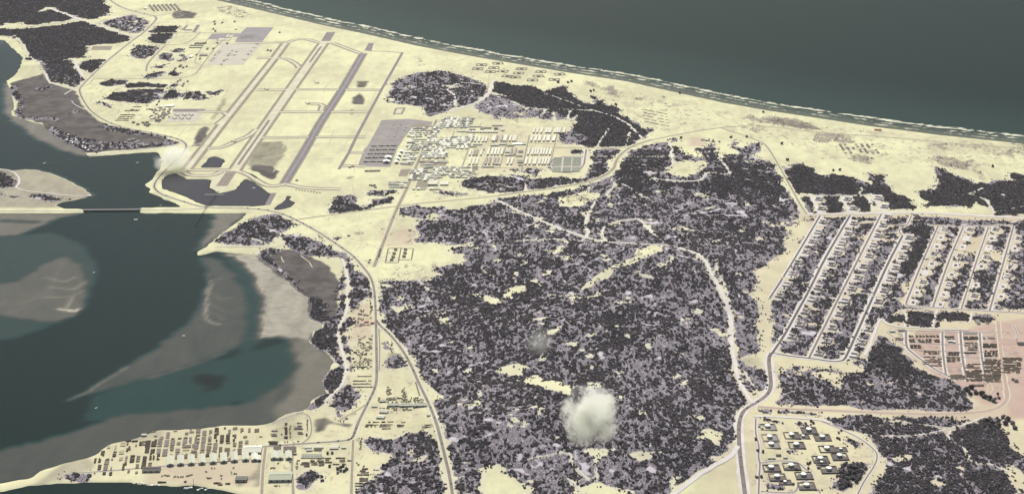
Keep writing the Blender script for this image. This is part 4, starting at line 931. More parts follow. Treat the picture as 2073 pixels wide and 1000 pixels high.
def building(name, px, py, L, Wd, h, yaw, label, cat='building', group=None, roof='roof_pale', wall='wall_grey', rise=None):
    me = gable_mesh(L, Wd, h, Wd * .16 if rise is None else rise, (wall, roof))
    return put(name, me, px, py, yaw, label, cat, group)

def box(v, f, x0, x1, y0, y1, z0, z1):
    n = len(v)
    v += [(x0, y0, z0), (x1, y0, z0), (x1, y1, z0), (x0, y1, z0), (x0, y0, z1), (x1, y0, z1), (x1, y1, z1), (x0, y1, z1)]
    f += [(n, n + 3, n + 2, n + 1), (n, n + 1, n + 5, n + 4), (n + 1, n + 2, n + 6, n + 5), (n + 2, n + 3, n + 7, n + 6), (n + 3, n, n + 4, n + 7), (n + 4, n + 5, n + 6, n + 7)]

def copy_tree(o, parent=None):
    c = o.copy(); COL.objects.link(c); c.parent = parent
    for ch in o.children: copy_tree(ch, c)
    return c

def big_building(name, px, py, L, Wd, h, yaw, label, cat, group=None, roof='roof_pale', wall='wall_grey', rise=3, doors=2, end_door=False):
    """large enough in the photo to show walls, roof slopes, ridge vent and doors"""
    t = empty(name, P1(px, py, .35), yaw); tag(t, label, cat, group)
    l, w = L / 2, Wd / 2
    v = [(-l, -w, 0), (l, -w, 0), (l, w, 0), (-l, w, 0), (-l, -w, h), (l, -w, h), (l, w, h), (-l, w, h), (-l, 0, h + rise), (l, 0, h + rise)]
    mesh_obj('wall', v, [(0, 1, 5, 4), (2, 3, 7, 6), (1, 2, 6, 9, 5), (3, 0, 4, 8, 7)], wall, t)
    rf = empty_part('roof', t)
    for s in (-1, 1):
        a, o_ = l + 1, w + 1
        vv = [(-a, s * o_, h - .2), (a, s * o_, h - .2), (a, 0, h + rise + .3), (-a, 0, h + rise + .3), (-a, s * o_, h - .6), (a, s * o_, h - .6), (a, 0, h + rise - .1), (-a, 0, h + rise - .1)]
        mesh_obj('roof_slope', vv, [(0, 1, 2, 3), (4, 5, 1, 0), (5, 6, 2, 1), (4, 0, 3, 7), (7, 6, 5, 4)], roof, rf)
    v, f = [], []; box(v, f, -l * .9, l * .9, -.8, .8, h + rise + .1, h + rise + 1.1); mesh_obj('ridge_vent', v, f, roof, rf)
    if end_door:
        for s in (-1, 1):
            v, f = [], []; xs = sorted((s * (l + .02), s * (l + .25))); box(v, f, xs[0], xs[1], -w * .28, w * .28, 0, h * .85); mesh_obj('door', v, f, 'roof_dark', t)
    for i in range(doors):
        x = -l + L * (i + .5) / doors
        for s in (-1, 1):
            v, f = [], []; ys = sorted((s * (w + .02), s * (w + .25))); box(v, f, x - 3, x + 3, ys[0], ys[1], 0, h * .75); mesh_obj('door', v, f, 'roof_dark', t)
    return t

def empty_part(name, parent):
    o = bpy.data.objects.new(name, None); o.empty_display_size = 2
    return link(o, parent)

# ------------------------------------------------------------------ fuel tanks with dikes
def ring_dike(name, px, py, ax, ay, hgt, mat, label, yaw=0.0, floor=True, group=None, cat='earth bank', gap=None, crest=2.0, base=7.0):
    """rectangular bank; gap leaves one side open"""
    c = P1(px, py, .3)
    pts = [(-ax, -ay), (ax, -ay), (ax, ay), (-ax, ay)]
    v, f = [], []
    prof = [(-base / 2, 0), (-crest / 2, hgt), (crest / 2, hgt), (base / 2, 0)]
    if gap == 'west': path = [(-ax, ay), (ax, ay), (ax, -ay), (-ax, -ay)]; closed = False
    else: path = pts; closed = True
    n = len(path)
    for i, (x, y) in enumerate(path):
        if closed or 0 < i < n - 1:
            p0 = path[(i - 1) % n]; p1 = path[(i + 1) % n]
            d0 = Vector((x - p0[0], y - p0[1])).normalized(); d1 = Vector((p1[0] - x, p1[1] - y)).normalized()
            n0 = Vector((d0.y, -d0.x)); n1 = Vector((d1.y, -d1.x)); nn = n0 + n1
        else:
            q = path[1] if i == 0 else path[-2]
            d0 = Vector((q[0] - x, q[1] - y)).normalized() * (1 if i == 0 else -1); nn = Vector((d0.y, -d0.x))
        for o_, z in prof: v.append((x + nn.x * o_, y + nn.y * o_, z))
    for i in range(n if closed else n - 1):
        a = i * 4; b_ = ((i + 1) % n) * 4
        for k in range(3): f.append((a + k, b_ + k, b_ + k + 1, a + k + 1))
    if not closed: f += [(0, 1, 2, 3), ((n - 1) * 4 + 3, (n - 1) * 4 + 2, (n - 1) * 4 + 1, (n - 1) * 4)]
    if floor:
        k = len(v); v += [(-ax, -ay, .12), (ax, -ay, .12), (ax, ay, .12), (-ax, ay, .12)]; f.append((k, k + 1, k + 2, k + 3))
    o = mesh_obj(name, v, f, mat); o.location = c; o.rotation_euler = (0, 0, yaw)
    bm = bmesh.new(); bm.from_mesh(o.data); bmesh.ops.recalc_face_normals(bm, faces=bm.faces); bm.to_mesh(o.data); bm.free()
    return tag(o, label, cat, group)

def tank(px, py, r, h, label, group):
    t = empty('fuel_tank', P1(px, py, .45)); tag(t, label, 'fuel tank', group)
    S = 28; v, f = [], []
    for i in range(S):
        a = 2 * math.pi * i / S; v += [(r * math.cos(a), r * math.sin(a), 0), (r * math.cos(a), r * math.sin(a), h)]
    for i in range(S):
        a = 2 * i; b_ = 2 * ((i + 1) % S); f.append((a, b_, b_ + 1, a + 1))
    mesh_obj('shell', v, f, 'tank_shell', t)
    v = [(0, 0, h + r * .09)]; f = []
    for i in range(S):
        a = 2 * math.pi * i / S; v += [((r + .25) * math.cos(a), (r + .25) * math.sin(a), h + .05), ((r + .25) * math.cos(a), (r + .25) * math.sin(a), h - .5)]
    for i in range(S):
        a = 1 + 2 * i; b_ = 1 + 2 * ((i + 1) % S); f += [(0, a, b_), (a, a + 1, b_ + 1, b_)]
    mesh_obj('roof', v, f, 'tank_white', t)
    v, f = [], []
    for k in range(10):
        a = -1.2 + k * .16; z = h * k / 10
        x, y = (r + .7) * math.cos(a), (r + .7) * math.sin(a); box(v, f, x - .9, x + .9, y - .9, y + .9, z, z + .4)
    mesh_obj('stair', v, f, 'metal', t)
    return t

YARD = -0.04
for i, (px, py) in enumerate(TANKS):
    m_, d_ = mpp(py)
    pale = i < 3
    cy = py + 4.3   # the visible white disc is the roof, the foot is lower in the photo
    tank(px, cy, 9.6, 8.5, 'large white-topped fuel tank inside a %s' % ('pale square earth bank beside the tank farm west road' if pale else 'dark square dike in the tank farm'), 'pale-banked fuel tanks' if pale else 'large fuel tanks in dark dikes')
    ring_dike('tank_dike', px + 1, cy + .8, 26 + 2 * random.random(), 26, 3.4, 'berm' if pale else 'dike', ('pale grey-brown square earth bank round a fuel tank' if pale else 'dark brown square earth dike round a large fuel tank'), R(2), group='pale tank banks' if pale else 'dark tank dikes')
for i, (px, py) in enumerate(TANKS_S):
    cy = py + 2.2
    tank(px, cy, 5.4, 5.5, 'small white-topped fuel tank beside a larger one' if i < 3 else 'small white-topped fuel tank alone in its own dark dike', 'small fuel tanks')
    ring_dike('tank_dike', px + .5, cy + .6, 20, 17, 2.8, 'dike', 'smaller dark brown earth dike round a small fuel tank', R(2), group='small tank dikes')
for i, (px, py) in enumerate([(1590, 927), (1566, 928), (1558, 928)]):
    building('pump_house', px, py, 16 if i == 0 else 12, 7, 4, R(3), 'small pale pump house on the cross road of the tank farm', 'pump house', 'tank farm pump houses')
building('tank_farm_shed', 1576, 922, 18, 8, 4, 0, 'low dark shed by the tank farm cross road', 'shed', roof='roof_dark')

# ------------------------------------------------------------------ ammunition revetments on pads
STREETS = ['first street by the pale sand strip', 'second dark street', 'third brown street', 'fourth dark street', 'fifth street', 'sixth street', 'seventh street', 'last street', 'track block above the main dirt road']
for r_, row in enumerate(PADS):
    for k, (px, py) in enumerate(row):
        yw = yaw_of(px, py, *PADDIR) + math.pi / 2
        m_, d_ = mpp(py)
        small = r_ in (4, 5, 6, 7)
        # pale pad
        s = .78 if small else 1.0
        st = STREETS[r_]
        sheet('ammunition_pad', [(px - 12 * s, py + 6 * s), (px - 6 * s, py - 7.5 * s), (px + 11 * s, py - 7 * s), (px + 6 * s, py + 7.5 * s)], 'track', .33 + .002 * k + .01 * r_)
        if not small or k % 3 == 0:
            ring_dike('earth_revetment', px + 1.0, py, 15 * s, 19 * s, 4.5 * s, 'berm', 'U-shaped grey earth revetment on a pad of the %s' % st, yw, floor=False, group='revetments of the ' + st, gap='west', crest=5.5 * s, base=14 * s, cat='revetment')
        q = (k * 7 + r_ * 3) % 5
        if q != 2:
            me = pile_mesh((18, 16, 18, 14, 17)[q] * s, (24, 20, 24, 22, 16)[q] * s, 3.4, ('stack_grey', 'stack_brown', 'stack_grey', 'stack_dark', 'stack_grey')[q], 2, q)
            put('ammunition_stack', me, px - .5, py + .4, yw, 'stack of %s crates on a pad of the %s' % ({'stack_grey': 'grey', 'stack_brown': 'brown', 'stack_dark': 'dark'}[('stack_grey', 'stack_brown', 'stack_grey', 'stack_dark', 'stack_grey')[q]], st), 'crate stack', 'crate stacks of the ' + st, .6)
# the seven revetted huts by the southern sand flat
for (px, py) in [(801, 506), (798, 514), (796, 521), (793, 527), (821, 506), (820, 513), (818, 520)]:
    building('magazine_hut', px, py, 15, 15, 6, 0, 'square dark-roofed hut on the sand flat beside the crossroads camp', 'hut', 'dark huts on the sand flat', roof='roof_dark', rise=2)
for pts in ([(786, 503), (812, 502), (806, 532), (780, 532), (786, 503)], [(812, 503), (837, 503), (833, 526), (807, 526)]):
    ribbon('road', pts, 6, 'asphalt_brown', .9, 0)

# ------------------------------------------------------------------ southern depot: warehouses, stacks, sheds
UPX = yaw_of(430, 935, 0, -10)
for i, (zx, zy) in enumerate([(50, 832), (260, 817), (475, 807), (690, 797), (915, 782), (1130, 767), (1345, 748), (1570, 732)]):
    px, py = 340 + zx / 10, 860 + zy / 10
    big_building('warehouse', px, py - 8.5, 68, 23, 7, UPX + .02, 'pale gable-roofed warehouse in the depot row, its gable end on the long dark road', 'warehouse', 'gable warehouses in the depot row', roof='roof_cream', rise=4, doors=2, end_door=True)
big_building('warehouse', 515.5, 927, 50, 22, 7, UPX, 'short pale warehouse closing the depot row next to the corner lane', 'warehouse', rise=4, doors=2, end_door=True)
big_building('warehouse', 524.5, 929, 36, 14, 6, UPX, 'narrow pale shed at the corner lane end of the warehouse row', 'shed', rise=3, doors=1, end_door=True)
big_building('warehouse', 511.5, 912, 64, 56, 8, R(2), 'broad bright warehouse roof with a dark shaded front above the gable row', 'warehouse', rise=5, doors=3)
big_building('warehouse', 568, 967, 80, 62, 9, R(2), 'largest flat olive-pale warehouse by the south lane', 'warehouse', roof='roof_olive', rise=4, doors=4)
for px in (554.5, 567, 584.5):
    big_building('warehouse', px, 923, 58, 22, 7, UPX, 'pale gable warehouse below the dark lumber racks', 'warehouse', 'warehouses below the lumber racks', roof='roof_cream', rise=4, doors=2, end_door=True)
big_building('dark_shed', 307, 951.5, 62, 34, 6, R(3), 'long dark slatted shed beside the depot road', 'shed', roof='roof_dark', rise=1.6, doors=3)
big_building('open_frame_shed', 489, 971, 40, 34, 7, R(1), 'dark unroofed frame building with pale cross beams near the quay', 'shed', roof='roof_dark', rise=1.2, doors=2)
for k in range(4):
    v, f = [], []; box(v, f, -21, 21, -.8, .8, 9.1, 9.9)
    o = mesh_obj('roof_beam', v, f, 'roof_pale'); o.parent = bpy.data.objects['open_frame_shed']; o.location = (0, -13 + 8.5 * k, 0)
building('quay_house', 292, 881.5, 18, 12, 5, R(2), 'small white-roofed house on the grassy bank of the bay', 'house')

# storage stacks traced from the photo (tenths of a pixel from an origin): x, y, w, h, tone
D, B_, G_ = 'stack_dark', 'stack_brown', 'stack_grey'
ST_A = [(1000, 325, 110, 16, D), (1130, 332, 110, 20, D), (890, 395, 95, 70, 's'), (1245, 380, 45, 70, D), (1310, 370, 70, 80, B_), (1395, 385, 95, 120, D), (1520, 370, 100, 125, D), (1000, 460, 70, 40, D), (1000, 510, 80, 50, D), (985, 380, 30, 60, B_), (1140, 420, 60, 40, B_),
        (1380, 510, 80, 105, D), (1490, 545, 80, 90, D), (1640, 360, 85, 150, G_), (1675, 260, 70, 40, G_), (1800, 210, 70, 110, G_), (1775, 370, 85, 130, G_), (1895, 360, 80, 100, G_), (1880, 445, 70, 30, B_), (1880, 490, 70, 50, B_), (1615, 535, 75, 95, G_), (1740, 560, 95, 130, G_), (480, 580, 70, 90, D), (715, 615, 65, 55, D), (730, 550, 65, 20, B_),
        (860, 560, 90, 60, 's'), (850, 690, 70, 60, 's'), (1080, 690, 85, 130, D), (955, 700, 45, 120, G_), (1200, 690, 70, 110, B_), (1330, 690, 75, 90, D), (1450, 660, 45, 90, D), (1515, 655, 35, 90, D), (1605, 660, 55, 90, D), (330, 725, 40, 80, D), (420, 720, 50, 80, D), (575, 705, 75, 25, D), (560, 765, 90, 70, G_), (540, 865, 80, 100, G_), (415, 860, 65, 90, D), (900, 850, 45, 120, D), (945, 800, 40, 30, D),
        (1180, 840, 60, 80, B_), (1310, 820, 85, 110, D), (1435, 815, 70, 90, B_), (510, 985, 60, 45, D), (640, 990, 55, 60, D), (1005, 945, 45, 50, B_), (1165, 965, 50, 40, B_), (690, 700, 70, 30, B_), (650, 890, 25, 60, B_), (600, 450, 60, 50, 's'), (740, 460, 35, 90, 's'), (1900, 285, 60, 20, B_), (1950, 130, 70, 12, B_), (1520, 135, 70, 14, B_), (1550, 232, 60, 14, B_), (1860, 645, 40, 90, B_), (1970, 530, 40, 80, G_), (1975, 640, 50, 90, B_)]
ST_B = [(380, 178, 65, 40, B_), (485, 130, 85, 60, G_), (615, 125, 85, 70, G_), (740, 165, 80, 80, G_), (610, 212, 80, 34, B_), (865, 150, 60, 80, B_), (990, 80, 75, 28, D), (985, 158, 85, 85, D), (960, 248, 55, 48, D), (965, 322, 70, 40, D), (1130, 70, 85, 28, D), (1095, 278, 75, 125, D), (1215, 270, 75, 130, D), (1245, 140, 50, 70, G_), (1360, 75, 85, 45, B_), (1345, 235, 75, 65, D), (1335, 308, 45, 35, D), (1500, 115, 60, 80, B_), (1650, 110, 45, 70, B_), (1800, 115, 90, 60, B_), (1565, 245, 75, 35, B_), (1880, 240, 60, 14, B_),
        (95, 360, 85, 90, G_), (105, 280, 50, 14, B_), (80, 445, 65, 28, B_), (70, 510, 65, 40, B_), (215, 375, 70, 50, G_), (240, 275, 70, 22, B_), (345, 345, 85, 100, G_), (360, 262, 75, 25, G_), (455, 315, 55, 115, G_), (590, 310, 95, 110, G_), (725, 300, 85, 120, G_), (850, 260, 65, 50, G_), (845, 310, 65, 60, B_), (845, 385, 85, 12, B_), (380, 435, 165, 50, G_), (365, 500, 120, 40, 's'), (200, 520, 80, 75, G_), (185, 635, 70, 100, G_), (325, 635, 130, 90, B_), (555, 440, 120, 90, G_), (530, 535, 110, 40, B_), (520, 615, 140, 80, B_), (705, 455, 80, 120, G_), (685, 575, 80, 60, B_), (675, 640, 85, 50, B_), (830, 470, 90, 90, B_), (820, 560, 75, 60, B_), (800, 625, 75, 40, D),
        (960, 430, 85, 110, G_), (940, 540, 90, 45, B_), (935, 610, 85, 70, B_), (1065, 500, 65, 90, B_), (1065, 610, 75, 70, B_), (1200, 510, 100, 70, B_), (1195, 575, 90, 50, B_), (1185, 625, 70, 25, D), (1350, 390, 65, 90, B_), (1330, 550, 60, 110, G_), (1470, 390, 75, 110, B_), (1450, 540, 80, 110, B_), (1595, 350, 65, 60, G_), (1595, 425, 85, 24, B_), (1750, 418, 120, 22, B_), (1085, 368, 60, 10, B_), (1220, 372, 80, 14, B_), (1030, 715, 70, 70, 's'), (1240, 705, 70, 60, G_)]
names = {D: 'dark', B_: 'brown', G_: 'grey-brown', 's': 'sand-coloured'}
varied('stack_sand', (.40, .36, .25), (.34, .30, .21), .9)
for (ox, oy, lst, where) in ((160, 860, ST_A, 'on the spit end of the shore depot'), (340, 860, ST_B, 'between the lanes of the shore depot')):
    for i, (zx, zy, zw, zh, tone) in enumerate(lst):
        px, py = ox + zx / 10, oy + zy / 10
        m_, d_ = mpp(py)
        me = pile_mesh(zw / 10 * m_ * 1.08, max(zh / 10 * d_ * 1.08, 6), 3.6 if tone == D else 2.8, 'stack_sand' if tone == 's' else tone, max(1, int(zh / 22)), i % 3)
        sz = 'large' if zw * zh > 8500 else ('small' if zw * zh < 2500 else 'medium')
        put('storage_stack', me, px, py, R(6), '%s %s storage stack of crates %s' % (sz, names[tone], where), 'storage stack', '%s %s stacks %s' % (sz, names[tone], where))

def long_stack(ox, oy, sc_, lst, tone, label, group, h=3.0, w=5.0, name='lumber_pile', cat='lumber pile', yaw=0.0):
    for (xa, xb, y) in lst:
        px, py = ox + (xa + xb) / 2 / sc_, oy + y / sc_
        m_, _ = mpp(py)
        put(name, pile_mesh((xb - xa) / sc_ * m_, w, h, tone, 1, int(xa) % 4), px, py, yaw, label, cat, group)
long_stack(520, 780, 5.455, [(1230, 1355, 407), (1375, 1510, 404), (1200, 1345, 437), (1360, 1500, 435), (1190, 1340, 455), (1350, 1480, 454), (1545, 1640, 410), (1545, 1630, 440), (1550, 1620, 455), (1850, 1960, 437), (1820, 1970, 460), (1380, 1480, 478)], B_, 'long low brown stack on the pale yard inside the road fork', 'long stacks in the fork yard')
long_stack(540, 850, 6.667, [(690, 770, 520), (780, 870, 518), (930, 1060, 515), (590, 770, 551), (980, 1060, 548), (470, 580, 578), (590, 680, 575), (690, 775, 573), (785, 880, 572), (455, 580, 600), (600, 690, 602), (700, 780, 598), (890, 980, 598), (985, 1070, 594), (500, 580, 626), (700, 770, 612), (1085, 1145, 550), (790, 870, 540), (985, 1060, 560), (630, 745, 412)], 'stack_brown', 'long low dark-fronted shed stack in the rows north of the dark thicket', 'long stacks north of the thicket', 3.5, 7)
long_stack(540, 850, 6.667, [(90, 195, y) for y in (362, 375, 388, 402, 416, 428)] + [(225, 400, y) for y in (365, 378, 392, 405, 418, 430)], 'stack_grey', 'thin brown lumber rack above the two gable warehouses', 'lumber racks', 3, 6)
long_stack(540, 850, 6.667, [(345, 405, 465)], D, 'single dark stack beside the lane by the lumber racks', None, 4, 9, 'storage_stack', 'storage stack')
long_stack(540, 850, 6.667, [(1255, 1340, 685), (1270, 1380, 710), (1215, 1385, 740), (1250, 1370, 790), (1250, 1370, 806), (1250, 1350, 822), (1190, 1300, 855), (1190, 1300, 890), (1190, 1260, 965), (1285, 1395, 660)], B_, 'long dark brown lumber pile at the edge of the southern thicket', 'lumber piles by the southern thicket', 3.5, 6)
long_stack(690, 600, 5.263, [(130, 330, 900), (130, 320, 932), (130, 350, 965), (180, 330, 852)], B_, 'long thin row of stores across the roadside yard', 'long rows in the roadside yard', 2.5, 5)
rr = random.Random(3)
for row, (xa, xb) in (((470), (490, 770)), ((490), (490, 770)), ((510), (480, 775))):
    x = xa
    while x < xb:
        px, py = 540 + x / 6.667, 850 + row / 6.667
        building('store_tent', px, py, 8, 8, 3, 0, 'small pale square tent in the rows north of the thicket', 'tent', 'small tents north of the thicket', roof='roof_pale', rise=2); x += 40
for (zx, zy, w_, h_) in [(930, 355, 16, 10), (910, 380, 18, 12), (945, 352, 8, 8), (1040, 380, 10, 5), (560, 375, 14, 10), (700, 375, 20, 9), (560, 415, 8, 6), (595, 412, 7, 6)]:
    building('yard_shed', 540 + zx / 6.667, 850 + zy / 6.667, w_ * 1.7, h_ * 1.6, 4, R(1), 'pale shed among the small tents below the lane', 'shed', 'pale sheds among the small tents')
# left yard by the creek lane
for x, ys, w_, tone in [(260, range(48, 262, 18), 45, D), (315, range(82, 252, 18), 24, B_), (425, range(44, 142, 20), 125, G_), (455, range(150, 200, 20), 70, B_), (100, range(150, 250, 22), 105, G_), (90, range(296, 330, 16), 130, D), (548, range(8, 150, 28), 22, D), (538, range(190, 235, 22), 26, D)]:
    for y in ys:
        if rr.random() < .12: continue
        px, py = 540 + (x + rr.uniform(-6, 6)) / 6.667, 850 + y / 6.667
        ww = w_ * rr.uniform(.7, 1.05) / 6.667 * mpp(py)[0]
        put('storage_stack', pile_mesh(ww, 7, 3, tone, 1, y % 3), px, py, 0, '%s stack in the yard inside the curved creek lane' % names[tone], 'storage stack', names[tone] + ' stacks in the creek lane yard')
# fork yard: long building, sheds, trucks
big_building('maintenance_shed', 797, 821, 50, 18, 6, R(2), 'west third of the long pale maintenance shed in the fork yard', 'building', rise=3)
big_building('maintenance_shed', 823, 821.5, 52, 18, 6, R(2), 'middle third of the long pale maintenance shed in the fork yard', 'building', rise=3)
big_building('maintenance_shed', 850.5, 821.5, 52, 20, 7, R(2), 'east third of the long pale maintenance shed next to the main road', 'building', rise=3.5)
big_building('yard_building', 775, 812.5, 22, 14, 5, R(2), 'small dark-fronted building west of the truck park', 'building', rise=2)
building('yard_building', 758, 823.5, 22, 10, 4, R(2), 'low pale hut beside the bend of the road', 'hut')
building('yard_building', 777, 834, 30, 22, 5, R(-8), 'pale pitched building below the long maintenance shed', 'building')
building('yard_building', 771, 845, 30, 22, 5, R(-8), 'second pale pitched building below the long maintenance shed', 'building')
building('yard_building', 868, 842, 14, 9, 4, 0, 'small hut by the main road kerb in the fork yard', 'hut', roof='roof_grey')

def truck_mesh():
    v, f = [], []
    box(v, f, -4.2, 1.6, -1.25, 1.25, 1.1, 1.35); box(v, f, 1.8, 3.0, -1.2, 1.2, .9, 2.7); box(v, f, 3.0, 4.2, -1.0, 1.0, .9, 1.8); box(v, f, -4.2, 1.5, -1.25, 1.25, 1.35, 3.0)
    for x in (-3.2, -1.8, 3.2):
        for s in (-1.25, .95):
            n = len(v); S = 8
            for k in range(S):
                a = 2 * math.pi * k / S; v += [(x + .55 * math.cos(a), s, .55 + .55 * math.sin(a)), (x + .55 * math.cos(a), s + .3, .55 + .55 * math.sin(a))]
            for k in range(S): f.append((n + 2 * k, n + 2 * ((k + 1) % S), n + 2 * ((k + 1) % S) + 1, n + 2 * k + 1))
            f += [tuple(n + 2 * k for k in range(S)), tuple(n + 2 * k + 1 for k in reversed(range(S)))]
    me = bpy.data.meshes.new('truck'); me.from_pydata(v, [], f); me.materials.append(MATS['truck_paint']); me.update(); return me
TRUCK = truck_mesh()
def trucks(pts, label, group):
    for (px, py, yw) in pts:
        o = put('truck', TRUCK, px, py, yw, label, 'truck', group); o.scale = (1.15, 1.15, 1.15)
tp = []
for row in (806, 809.5, 813):
    x = 766
    while x < 858:
        if rr.random() < .62 and not (770 < x < 781): tp.append((x + rr.uniform(-1, 1), row + rr.uniform(-1, 1), rr.choice((1.2, 1.57, 1.9, .3)) + rr.uniform(-.3, .3)))
        x += 2.6
trucks(tp, 'olive truck in the crowded park behind the long maintenance shed', 'trucks behind the maintenance shed')
trucks([(788 + rr.uniform(-5, 5), 782 + rr.uniform(0, 20), rr.uniform(0, 3)) for _ in range(14)] + [(818 + rr.uniform(-5, 5), 785 + rr.uniform(0, 20), rr.uniform(0, 3)) for _ in range(16)] + [(842 + k * 1.2, 775 + k * 4.0, 1.2) for k in range(7)], 'olive truck in the loose rows between the two roads', 'trucks between the two roads')
for _ in range(30):
    px, py = 790 + rr.uniform(-20, 50), 828 + rr.uniform(-2, 3)
    put('stores_heap', pile_mesh(7, 6, 2.5, 'stack_brown', 1, _ % 3), px, py, rr.uniform(-.2, .2), 'small brown heap on the south side of the long maintenance shed', 'storage stack', 'heaps by the maintenance shed')
# roadside yard (west of the straight road)
zones = [(722, 745, 620, 640, 14), (724, 752, 644, 660, 10), (720, 754, 680, 695, 18), (722, 752, 695, 712, 22), (725, 752, 712, 728, 16), (716, 750, 728, 747, 26), (748, 754, 605, 650, 12)]
for (xa, xb, ya, yb, n) in zones:
    for _ in range(n):
        px, py = rr.uniform(xa, xb), rr.uniform(ya, yb); tone = rr.choice((B_, B_, G_, 'stack_sand', D))
        put('stores_heap', pile_mesh(rr.choice((6, 9, 12)), rr.choice((6, 9, 14)), 2.6, tone, 1, _ % 3), px, py, rr.choice((0, 0, 1.57)), '%s heap of stores in the roadside yard by the straight road' % names.get(tone, 'sand-coloured'), 'storage stack', names.get(tone, 'sand-coloured') + ' heaps in the roadside yard')
building('red_roof_shed', 742, 652.5, 18, 10, 4, .2, 'red-roofed shed in the roadside yard', 'shed', roof='red_paint')
building('red_roof_shed', 754, 655, 8, 16, 4, 1.57, 'narrow reddish shed right beside the straight road', 'shed', roof='red_paint')
trucks([(728 + k * 5.8, 742.5 + (k % 2) * 3.5, .1) for k in range(5)] + [(718 + k * 6, 743 + rr.uniform(-1, 1), 0) for k in range(5)], 'truck in the double row at the foot of the roadside yard', 'trucks in the roadside yard')
trucks([(540 + zx / 6.667, 850 + zy / 6.667, rr.uniform(0, 3)) for zx, zy in [(410, 560), (410, 590), (408, 630), (408, 655), (430, 548), (320, 570), (155, 585), (60, 650), (80, 645), (105, 650), (1265, 280), (1275, 300), (1268, 330), (1270, 360), (1265, 390), (425, 290), (280, 295), (245, 300), (200, 195), (115, 890), (140, 885), (170, 888), (1215, 580), (1240, 605), (1310, 625)]], 'truck standing along a southern yard lane', 'trucks along the southern lanes')
trucks([(240 + zx / 6.91, 920 + zy / 6.91, rr.uniform(0, 3)) for zx, zy in [(610, 300), (650, 290), (680, 295), (700, 295), (780, 312), (800, 300), (830, 312), (870, 310), (900, 310), (960, 300), (985, 295), (1020, 285), (1225, 240), (1240, 325), (1260, 330), (1285, 330), (1435, 295), (1440, 335), (1585, 265), (1620, 265), (1640, 270), (1575, 240), (1610, 185), (1305, 190), (1345, 188)]], 'truck or crane parked on the pinkish quay apron', 'vehicles on the quay apron')
for nm, pl in (('the curving main road by the western shore', ROADS[0][2]), ('the straight shore road', ROADS[1][2]), ('the eastern branch of the main road', ROADS[2][2]), ('the main camp road', ROADS[6][2]), ('the brown road past the tank farm', ROADS[9][2])):
    dp = densify(chaikin(pl, 2), 26, False)
    pts_ = []
    for a_, b_ in zip(dp[2:-2:2], dp[3:-1:2]):
        if rr.random() < .5: pts_.append((a_[0] + .4, a_[1], yaw_of(a_[0], a_[1], b_[0] - a_[0], b_[1] - a_[1])))
    for q3 in pts_:
        o = put('truck', TRUCK, q3[0], q3[1], q3[2], 'truck driving along ' + nm, 'truck', 'trucks on ' + nm, 1.0); o.scale = (1.15, 1.15, 1.15)
# quay: barges, pier, crane
def barge(px, py, L, Wd, yaw, label, house=True):
    t = empty('barge', Vector((*[float(q) for q in at_z(px, py, 0)], 0)), yaw); tag(t, label, 'barge')
    l, w = L / 2, Wd / 2
    v = [(-l, -w * .8, -.8), (l * .85, -w * .8, -.8), (l * .85, w * .8, -.8), (-l, w * .8, -.8), (-l, -w, 1.6), (l, -w * .7, 1.9), (l, w * .7, 1.9), (-l, w, 1.6)]
    mesh_obj('hull', v, [(0, 3, 2, 1), (0, 1, 5, 4), (1, 2, 6, 5), (2, 3, 7, 6), (3, 0, 4, 7), (4, 5, 6, 7)], 'metal', t)
    if house:
        v, f = [], []; box(v, f, -l * .9, -l * .5, -w * .6, w * .6, 1.6, 5); mesh_obj('deckhouse', v, f, 'roof_pale', t)
    v, f = [], []
    for k in range(5): box(v, f, -l * .35 + k * l * .22, -l * .35 + k * l * .22 + l * .14, -w * .6, w * .6 - (k % 3) * w * .3, 1.6, 3 + (k % 2)); 
    mesh_obj('deck_cargo', v, f, 'roof_pale', t)
barge(283, 977.5, 34, 12, .12, 'pale cargo barge moored at the bend of the quay')
barge(293, 979.5, 26, 10, .05, 'second pale barge nosed against the quay bend')
barge(314, 982, 34, 9, -.1, 'empty low barge lying off the quay', False)
barge(381, 988, 30, 13, .5, 'barge stacked with pale boxes at the south landing')
barge(405, 990, 24, 8, .7, 'narrow barge at the shallow south landing', False)
barge(420, 990, 22, 7, .7, 'last narrow barge at the shallow south landing', False)
for (px, py, w_, tone) in [(328, 976, 30, D), (375, 975, 9, D), (440, 978, 26, D), (446, 981, 16, B_), (461, 979, 17, D)]:
    put('cargo_heap', pile_mesh(w_, 8, 4, tone, 1, 1), px, py, 0, 'dark heap of cargo along the quay edge', 'cargo heap', 'cargo heaps on the quay')
v, f = [], []; box(v, f, -.6, .6, -.6, .6, 0, 24); box(v, f, -.5, .5, -.5, 16, 22, 23); box(v, f, -2, 2, -2, 2, 0, 3)
t = empty('quay_crane', P1(392, 980, .4)); tag(t, 'slim tall crane on the quay edge', 'crane')
mesh_obj('mast', v, f, 'metal', t)

